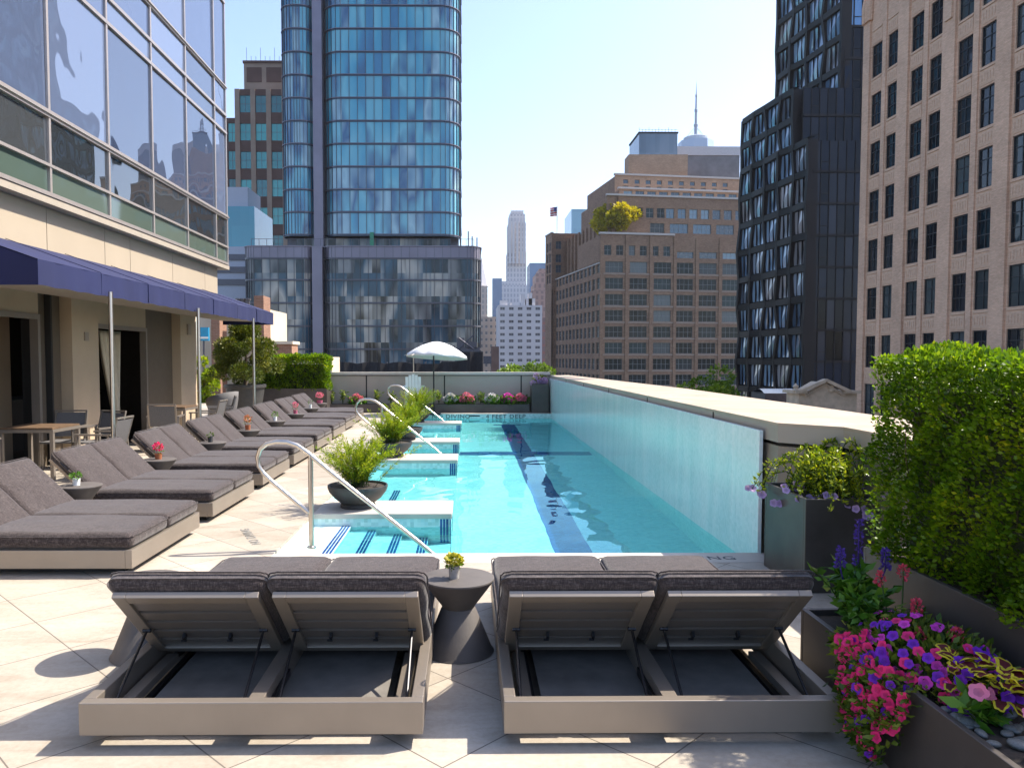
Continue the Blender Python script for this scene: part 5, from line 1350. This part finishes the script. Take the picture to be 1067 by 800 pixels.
MB().box(*sorted((at(385.5, 200, TY)[0], at(389.5, 200, TY)[0])), TY-.6, TY-.3, zt_-.2, 21.9).build('banner', plain('green banner', (.06, .28, .16), .8), gt)

# ------------------------------------------------------------------ generic gridded buildings
def block(name, lb, x0, x1, ytop, Y, dep, wall, nc, nr, gl, frame=None, wfrac=.55, hfrac=.5, ybot=None, cat='building', cornice=None, xm=None):
    r_ = thing(name, lb, cat); Xa_, zt2 = at(x0, ytop, Y); Xb_, _ = at(x1, ytop, Y); z0_ = -14 if ybot is None else at(x0, ybot, Y)[1]
    f_ = Facade((Xa_, Y), (1, 0), r_); W_ = Xb_-Xa_; zt2_ = zt2; H_ = zt2-max(z0_, -14); ws = []
    hrow = (zt2-max(z0_, -6))/max(nr, 1); cw = W_/max(nc, 1)
    for i in range(nr):
        for k in range(nc):
            u = k*cw+cw*(1-wfrac)/2; z = zt2-(i+1)*hrow+hrow*(1-hfrac)*.45; ws.append((u, u+cw*wfrac, z, z+hrow*hfrac))
    f_.wall(0, W_, z0_, zt2, ws, wall, rev=.3)
    obs = [f_.window(*q, 2, 2, frame or WF, gl, .2, .08, .06) for q in ws]; merge_rest(obs[100:], r_)
    MB().box(Xa_+.0, Xb_, Y+.42, Y+dep, z0_, zt2-.02).build('body', wall, r_)
    sd = MB(); sd.box(Xa_, Xa_+.3, Y+.003, Y+.42, z0_, zt2-.03); sd.box(Xb_-.3, Xb_, Y+.003, Y+.42, z0_, zt2-.03); sd.build('side_wall', wall, r_)
    if cornice: f_.part('cornice', cornice, -.2, W_+.2, zt2, zt2+.02*H_, -.5, .4)
    return r_, f_, zt2, Xa_, Xb_
OB = plain('red brown brick facade', (.13, .075, .06), .85, var=.2, scale=.3); OB2 = plain('tan block facade', (.34, .25, .19), .85, var=.15, scale=.3)
TEAL = glass_mat('teal window glass', [(.01, .17, .18), (.02, .32, .31), (.05, .48, .45), (.015, .22, .23)], rnd=True, ior=1.7, rough=.05)
r_, f_, zt2, xa, xb = block('brown_teal_tower', 'red brown tower with teal windows behind the hotel corner', 247, 296, 93, 165, 20, OB, 3, 11, TEAL, DMt, .72, .62)
xa2, z2 = at(254, 66, 168); xb2, _ = at(296, 66, 168)
MB().box(xa2, xb2, 168, 180, zt2-.5, z2).build('roof_house', OB2, r_); MB().box(xa2-.2, xb2, 167.8, 180, z2, z2+.5).build('cornice', OB, r_)
for k in range(2): MB().box(xa2+.6+k*4.2, xa2+3.8+k*4.2, 167.9, 168.01, z2-4, z2-.9).build('louvre', OB, r_)
for u in range(4): f_.part('pier', OB2, u*(xb-xa)/3-.5, u*(xb-xa)/3+.5, -14, zt2, .003, .2)
m = MB()
for k in range(9): X_ = xa2+.5+k*1.0; m.tube([(X_, 168.4, z2+.4), (X_, 168.4, z2+1.6+1.8*((k*7) % 3 == 0))], .05, 4)
m.build('antenna', DMt, r_)
block('brown_teal_wing', 'lower wing with teal windows at the left of the red brown tower', 225, 247, 123, 170, 20, OB, 2, 10, TEAL, DMt, .78, .68)
AQ = glass_mat('aqua panel glass', [(.02, .20, .28), (.04, .28, .36), (.03, .24, .32)], 1.5, 4, 0, 1.7, .05)
gb = thing('aqua_glass_building', 'small aqua glass building with a white roof box beside the hotel corner', 'building')
def qbox(name, x0, x1, y0, y1, Y, dep, mat, root):
    a, zt2 = at(x0, y0, Y); b_, _ = at(x1, y0, Y); zb = at(x0, y1, Y)[1] if y1 else -14
    return MB().box(a, b_, Y, Y+dep, zb, zt2).build(name, mat, root)
GRY = plain('pale grey cladding', (.42, .44, .50), .6, var=.08); qbox('roof_box', 232, 258, 195, 226, 132, 8, GRY, gb)
qbox('glass_storeys', 228, 265, 215, 258, 131, 12, AQ, gb); qbox('grey_storeys', 222, 262, 257, None, 130.5, 12, GRY, gb)
m = MB()
for y in (268, 281, 294): a, z = at(222, y, 130.4); m.box(a, a+6.2, 130.3, 130.5, z-.5, z+.5)
m.build('window_band', DMt, gb)
cw_ = thing('cream_rooftop_house', 'sunlit cream rooftop wall with brick chimneys behind the conifer', 'building')
CRM = plain('cream stucco', (.62, .54, .42), .85, var=.08, scale=.8); CBK = brick_mat('orange brick', (.27, .14, .09), (.34, .18, .12), (.34, .27, .22))
qbox('wall', 205, 267, 319, None, 36, 6, CRM, cw_); qbox('chimney', 264.5, 274.5, 308, None, 35.5, 1.2, CBK, cw_); qbox('chimney', 219.5, 228.5, 322, None, 34.6, 1.0, CBK, cw_)
qbox('parapet_brick', 285, 304, 358, None, 34, 1.2, CBK, cw_); qbox('parapet_cap', 284, 305, 355.5, 358.5, 33.9, 1.4, CRM, cw_); qbox('ledge', 303, 346, 372, None, 34, 2, CRM, cw_)
for x in (249, 253.5, 258): X_, z_ = at(x, 319, 36.5); MB().lathe([(.12, 0), (.12, .28), (.17, .30), (.17, .36), (.001, .38)], 10, (X_, 36.5, z_)).build('vent_cap', DMt, cw_)
sg = thing('blue_sign', 'bright blue hanging panel seen between hotel wall and awning post', 'sign')
a, zt2 = at(206, 341, 31); b_, zb = at(217.5, 355, 31); MB().box(a, b_, 31, 31.1, zb, zt2).build('panel', plain('sky blue panel', (.02, .28, .50), .5), sg)
MB().box(a+.02, b_-.02, 30.985, 31, zb+.08, zb+.16).build('stripe', M['white_paint'], sg); MB().box((a+b_)/2-.03, (a+b_)/2+.03, 31.02, 31.08, -2, zb).build('post', DMt, sg)
x_, _ = at(214, 380, 30.4); tree('slim_tree', x_, 30.3, -2, at(214, 358, 30.4)[1], .55, M['fern'], 'slim yellow green tree between the hotel wall and the brick pier', 20, 110, .16, .05)
# netted construction hoarding
ch = thing('construction_hoarding', 'black netted construction hoarding behind the far wall', 'hoarding')
NET = plain('black netting', (.022, .022, .025), .9, var=.3, scale=1)
m = MB(); n = 60; xa, zb = at(343, 379, 62); xb, _ = at(503, 379, 62); vs = []
for z in (0, 1):
    for k in range(n+1):
        u = k/n; top = at(400, 379-2.0*abs(math.sin(u*17))*(u < .6)+(-2.5 if u > .72 else 0)-(10 if u > .84 else 0), 62)[1]
        vs.append((xa+(xb-xa)*u, 62+.15*math.sin(k*.9), -6 if z == 0 else top))
m.add(vs, [(k, k+1, n+2+k, n+1+k) for k in range(n)]); o = m.build('netting', NET, ch); o.modifiers.new('s', 'SOLIDIFY').thickness = .1
for k in range(9): x = xa+(xb-xa)*k/8; MB().tube([(x, 62.3, -6), (x, 62.3, at(400, 377, 62)[1])], .07, 6).build('scaffold_post', DMt, ch)
cl = thing('roof_machinery', 'dark jumble of rooftop machinery at the right foot of the glass tower', 'machinery')
for x0, x1, y0, y1 in ((472, 500, 362, 372), (476, 484, 352, 362), (486, 497, 356, 363), (468, 474, 360, 366), (496, 512, 371, 379)): qbox('machine_box', x0, x1, y0, y1, 70, 2, DMt, cl)
m = MB(); a, z1 = at(478, 352, 70); b_, z2 = at(494, 364, 70); m.tube([(a, 70, z1), (b_, 70, z2)], .08, 6); m.tube([(a, 70, z2), (b_, 70, z1+.3)], .06, 6); m.build('boom', DMt, cl)
qbox('support', 474, 498, 371, None, 70.3, 1.5, DMt, cl)
# distant skyline
WH = plain('weathered white stone', (.56, .54, .54), .8, var=.08, scale=.1); DG = glass_mat('distant window', [(.06, .065, .075), (.12, .125, .14), (.09, .10, .11)], rnd=True, ior=1.4, rough=.1)
r_, f_, zt2, xa, xb = block('white_apartment_block', 'pale grey twelve storey apartment block in the gap between towers', 519, 565, 318, 330, 25, WH, 5, 11, DG, WH, .55, .45, 392)
W_ = xb-xa
for u0, u1, h_ in ((.05, .22, 2.2), (.3, .5, 1.2), (.52, .62, 5.0), (.64, .85, 3.0), (.7, .78, 5.4)): f_.part('roof_house', WH, W_*u0, W_*u1, zt2, zt2+h_, -8, -2)
rs = plain('pink brown stone', (.36, .21, .17), .85, var=.1, scale=.1)
def stripes_mat(name, a, b_, px, pz):
    """pale stone piers with recessed window columns too far away to resolve"""
    m, t, bs = newmat(name); s = t.nodes.new('ShaderNodeSeparateXYZ'); t.links.new(pos(t), s.inputs[0])
    fx = math_(t, 'FRACT', math_(t, 'DIVIDE', math_(t, 'ADD', s.outputs[0], s.outputs[1]), px)); fz = math_(t, 'FRACT', math_(t, 'DIVIDE', s.outputs[2], pz))
    k = math_(t, 'MULTIPLY', math_(t, 'GREATER_THAN', fx, .5), math_(t, 'GREATER_THAN', fz, .35))
    t.links.new(mixc(t, k, a, b_), bs.inputs['Base Color']); bs.inputs['Roughness'].default_value = .7; return m
def sky_tower(name, lb, segs, Y, dep, mat, extra=None):
    r_ = thing(name, lb, 'building')
    for i, (x0, x1, yt) in enumerate(segs):
        a, zt2 = at(x0, yt, Y+i*1.5); b_, _ = at(x1, yt, Y+i*1.5); MB().box(a, b_, Y+i*1.5, Y+dep-i*1.5, -14, zt2).build('tier', mat, r_)
    return r_
SS = stripes_mat('limestone tower facade', (.62, .58, .57), (.40, .38, .40), 3.2, 5)
r_ = sky_tower('limestone_skyscraper', 'slender pale limestone skyscraper, tallest on the far skyline', [(521.5, 549, 297), (523, 548.5, 293), (529, 548.5, 262), (529.8, 548, 232), (531, 547, 223), (532.5, 545.5, 219.5)], 760, 40, SS)
for x in (531.5, 535, 539, 543, 546): a, z = at(x, 232, 759); MB().box(a-1, a+1, 757.5, 760, z-40, z+4).build('buttress', WH, r_)
sky_tower('pink_stone_building', 'pink brown stepped building right of the limestone skyscraper', [(547, 600, 325), (551, 600, 318), (554, 600, 303), (557, 600, 295), (558.5, 600, 285), (562, 600, 280)], 520, 40, stripes_mat('pink stone facade', (.40, .235, .19), (.26, .16, .14), 3.5, 4))
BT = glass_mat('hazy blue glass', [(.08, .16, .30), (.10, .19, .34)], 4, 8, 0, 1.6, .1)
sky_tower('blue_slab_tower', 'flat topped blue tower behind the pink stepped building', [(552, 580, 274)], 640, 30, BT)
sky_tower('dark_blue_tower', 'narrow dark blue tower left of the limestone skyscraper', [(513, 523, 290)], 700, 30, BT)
sky_tower('small_red_building', 'small red brick building behind the pale apartment block', [(564, 590, 331)], 420, 20, stripes_mat('red brick facade', (.27, .11, .09), (.2, .12, .11), 3, 4))
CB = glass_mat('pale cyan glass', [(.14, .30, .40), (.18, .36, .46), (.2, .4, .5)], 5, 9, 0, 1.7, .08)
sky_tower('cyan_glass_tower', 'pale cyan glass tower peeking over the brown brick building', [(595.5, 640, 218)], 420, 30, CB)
bt = sky_tower('beige_spire_tower', 'beige tower with a pale pyramid spire just right of the glass tower', [(486, 512, 330), (486, 508, 298)], 560, 30, stripes_mat('beige facade', (.55, .45, .37), (.38, .33, .30), 3, 4))
a, z = at(502, 298, 571); MB().lathe([(6, 0), (4.6, 5), (1.2, 17), (.001, 22)], 8, (a, 575, z)).build('spire', WH, bt)
block('beige_loft_block', 'beige loft block with small windows at the foot of the spire tower', 484, 519.5, 330, 360, 20, plain('beige brick facade', (.46, .36, .29), .85, var=.1, scale=.2), 7, 9, DG, WH, .5, .45, 392)
block('low_white_block', 'low white block with square windows beside the hoarding', 486, 499, 372.5, 150, 10, M['white_paint'], 4, 2, DG, WH, .6, .5, 381)
rb = sky_tower('brown_narrow_block', 'narrow brown block at the left foot of the pale apartment block', [(512, 520, 361)], 300, 10, OB)
# far crystal tower with mast
wt_ = thing('mast_skyscraper', 'pale blue skyscraper with a tall antenna mast on the skyline', 'building')
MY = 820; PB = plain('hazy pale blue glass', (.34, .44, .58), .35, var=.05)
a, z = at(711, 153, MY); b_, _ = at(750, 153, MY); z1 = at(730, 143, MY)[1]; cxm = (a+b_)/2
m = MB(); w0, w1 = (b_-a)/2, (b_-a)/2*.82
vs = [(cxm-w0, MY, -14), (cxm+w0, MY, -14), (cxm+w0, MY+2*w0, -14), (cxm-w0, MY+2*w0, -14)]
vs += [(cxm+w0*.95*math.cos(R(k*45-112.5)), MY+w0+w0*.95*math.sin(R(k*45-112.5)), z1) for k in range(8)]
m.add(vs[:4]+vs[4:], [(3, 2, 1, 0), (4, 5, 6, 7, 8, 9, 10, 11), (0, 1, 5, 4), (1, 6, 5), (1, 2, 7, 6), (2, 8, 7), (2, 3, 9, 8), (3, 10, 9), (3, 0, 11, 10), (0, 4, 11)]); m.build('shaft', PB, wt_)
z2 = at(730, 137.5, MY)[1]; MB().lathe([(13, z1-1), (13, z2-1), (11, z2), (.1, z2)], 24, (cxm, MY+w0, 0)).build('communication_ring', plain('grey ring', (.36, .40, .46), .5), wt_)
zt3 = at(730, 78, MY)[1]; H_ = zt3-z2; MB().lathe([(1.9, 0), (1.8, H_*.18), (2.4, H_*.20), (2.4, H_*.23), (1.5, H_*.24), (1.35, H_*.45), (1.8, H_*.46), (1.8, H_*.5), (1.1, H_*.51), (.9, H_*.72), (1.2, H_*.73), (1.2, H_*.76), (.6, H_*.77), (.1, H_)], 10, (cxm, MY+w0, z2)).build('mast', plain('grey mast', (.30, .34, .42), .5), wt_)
m = MB()
for k in range(6): m.tube([(cxm+10*math.cos(k), MY+w0+10*math.sin(k), z2), (cxm, MY+w0, z2+H_*.2)], .25, 4)
m.build('stay', PB, wt_)
# pedimented rooftop shrine, skylight, trees
pd = thing('stone_pediment', 'small cream stone gable with ornate cornice beyond the parapet', 'building')
PS = plain('cream carved stone', (.58, .46, .33), .85, var=.2, scale=2, bmp=.3, bscale=12); Yp = 52
a, zb = at(832, 424, Yp); b_, zt2 = at(893, 410, Yp); m_, zr = at(859, 398, Yp)
MB().box(a, b_, Yp, Yp+2, -14, zt2).build('wall', PS, pd)
l_, _ = at(838, 408, Yp); rr_, _ = at(880, 408, Yp)
MB().add([(l_, Yp, zt2), (rr_, Yp, zt2), (m_, Yp, zr), (l_, Yp+2, zt2), (rr_, Yp+2, zt2), (m_, Yp+2, zr)], [(0, 1, 2), (5, 4, 3), (0, 2, 5, 3), (1, 4, 5, 2)]).build('gable', PS, pd)
q = MB(); q.bar((l_-.5, Yp-.12, zt2+.12), (m_, Yp-.12, zr+.12), .5, .22); q.bar((m_, Yp-.12, zr+.12), (rr_+.3, Yp-.12, zt2+.12), .5, .22); q.box(rr_-.1, b_+.1, Yp-.3, Yp+2, zt2, zt2+.2); q.box(a-.3, l_+.1, Yp-.3, Yp+2, zt2, zt2+.2); q.build('cornice', PS, pd)
q = MB()
for k in range(11):
    for s0, s1 in (((l_, zt2), (m_, zr)), ((m_, zr), (rr_, zt2))): u = (k+.5)/11; q.box(s0[0]+(s1[0]-s0[0])*u-.05, s0[0]+(s1[0]-s0[0])*u+.05, Yp-.16, Yp, s0[1]+(s1[1]-s0[1])*u-.22, s0[1]+(s1[1]-s0[1])*u-.08)
q.build('dentils', PS, pd)
for x in (829, 866): X_, z_ = at(x, 407, Yp); MB().lathe([(.16, 0), (.22, .12), (.12, .25), (.2, .4), (.001, .62)], 10, (X_, Yp, z_-.1)).build('finial', PS, pd)
sk = thing('roof_skylight', 'grey blue glazed rooftop dome at the foot of the black tower', 'skylight')
m = MB(); a, z = at(797, 412, 64); b_, _ = at(832, 412, 64); n = 12; zz = at(800, 405.5, 64)[1]
vs = [(x, 64+3*k/n, -1.5+(zz+1.5)*math.sin(math.pi*(.1+.8*k/n))) for x in (a, b_) for k in range(n+1)]; m.add(vs, [(k, k+1, n+2+k, n+1+k) for k in range(n)]); m.build('glazing', glass_mat('skylight glass', [(.14, .18, .26), (.2, .24, .32)], 1, 2, 0, 1.6, .1), sk)
MB().box(a, b_, 63.9, 67.1, -14, -1.2).build('base', DMt, sk)
for x, Y, yt, rd, lb in ((527, 118, 374, 4.2, 'left street tree showing over the far wall, below the pale apartment block'), (545, 112, 370, 4.4, 'middle and tallest street tree over the far wall'), (562, 122, 372, 4.2, 'right street tree over the far wall, beside the brown brick building')):
    X_, zt2 = at(x, yt, Y); tree('street_tree', X_, Y, -13.9, zt2, rd, M['citytree'], lb, 44, 170, .5, .3, 'street trees')
X_, zt2 = at(741, 389, 42); tree('round_tree', X_, 42, -7, zt2+.5, 2.1, M['citytree'], 'round yellow green treetop peeking over the parapet cap', 90, 260, .2, .18)

# ------------------------------------------------------------------ summer haze
hz = MB().box(-420, 420, -12, 880, -15, 190)
hm = bpy.data.materials.new('summer haze'); hm.use_nodes = True; ht = hm.node_tree; ht.nodes.remove(ht.nodes['Principled BSDF'])
pv_ = ht.nodes.new('ShaderNodeVolumePrincipled'); pv_.inputs['Color'].default_value = (.86, .90, .96, 1); pv_.inputs['Density'].default_value = .0001; pv_.inputs['Anisotropy'].default_value = .3
ht.links.new(pv_.outputs[0], ht.nodes['Material Output'].inputs['Volume'])
tag(hz.build('haze', hm), kind='stuff')
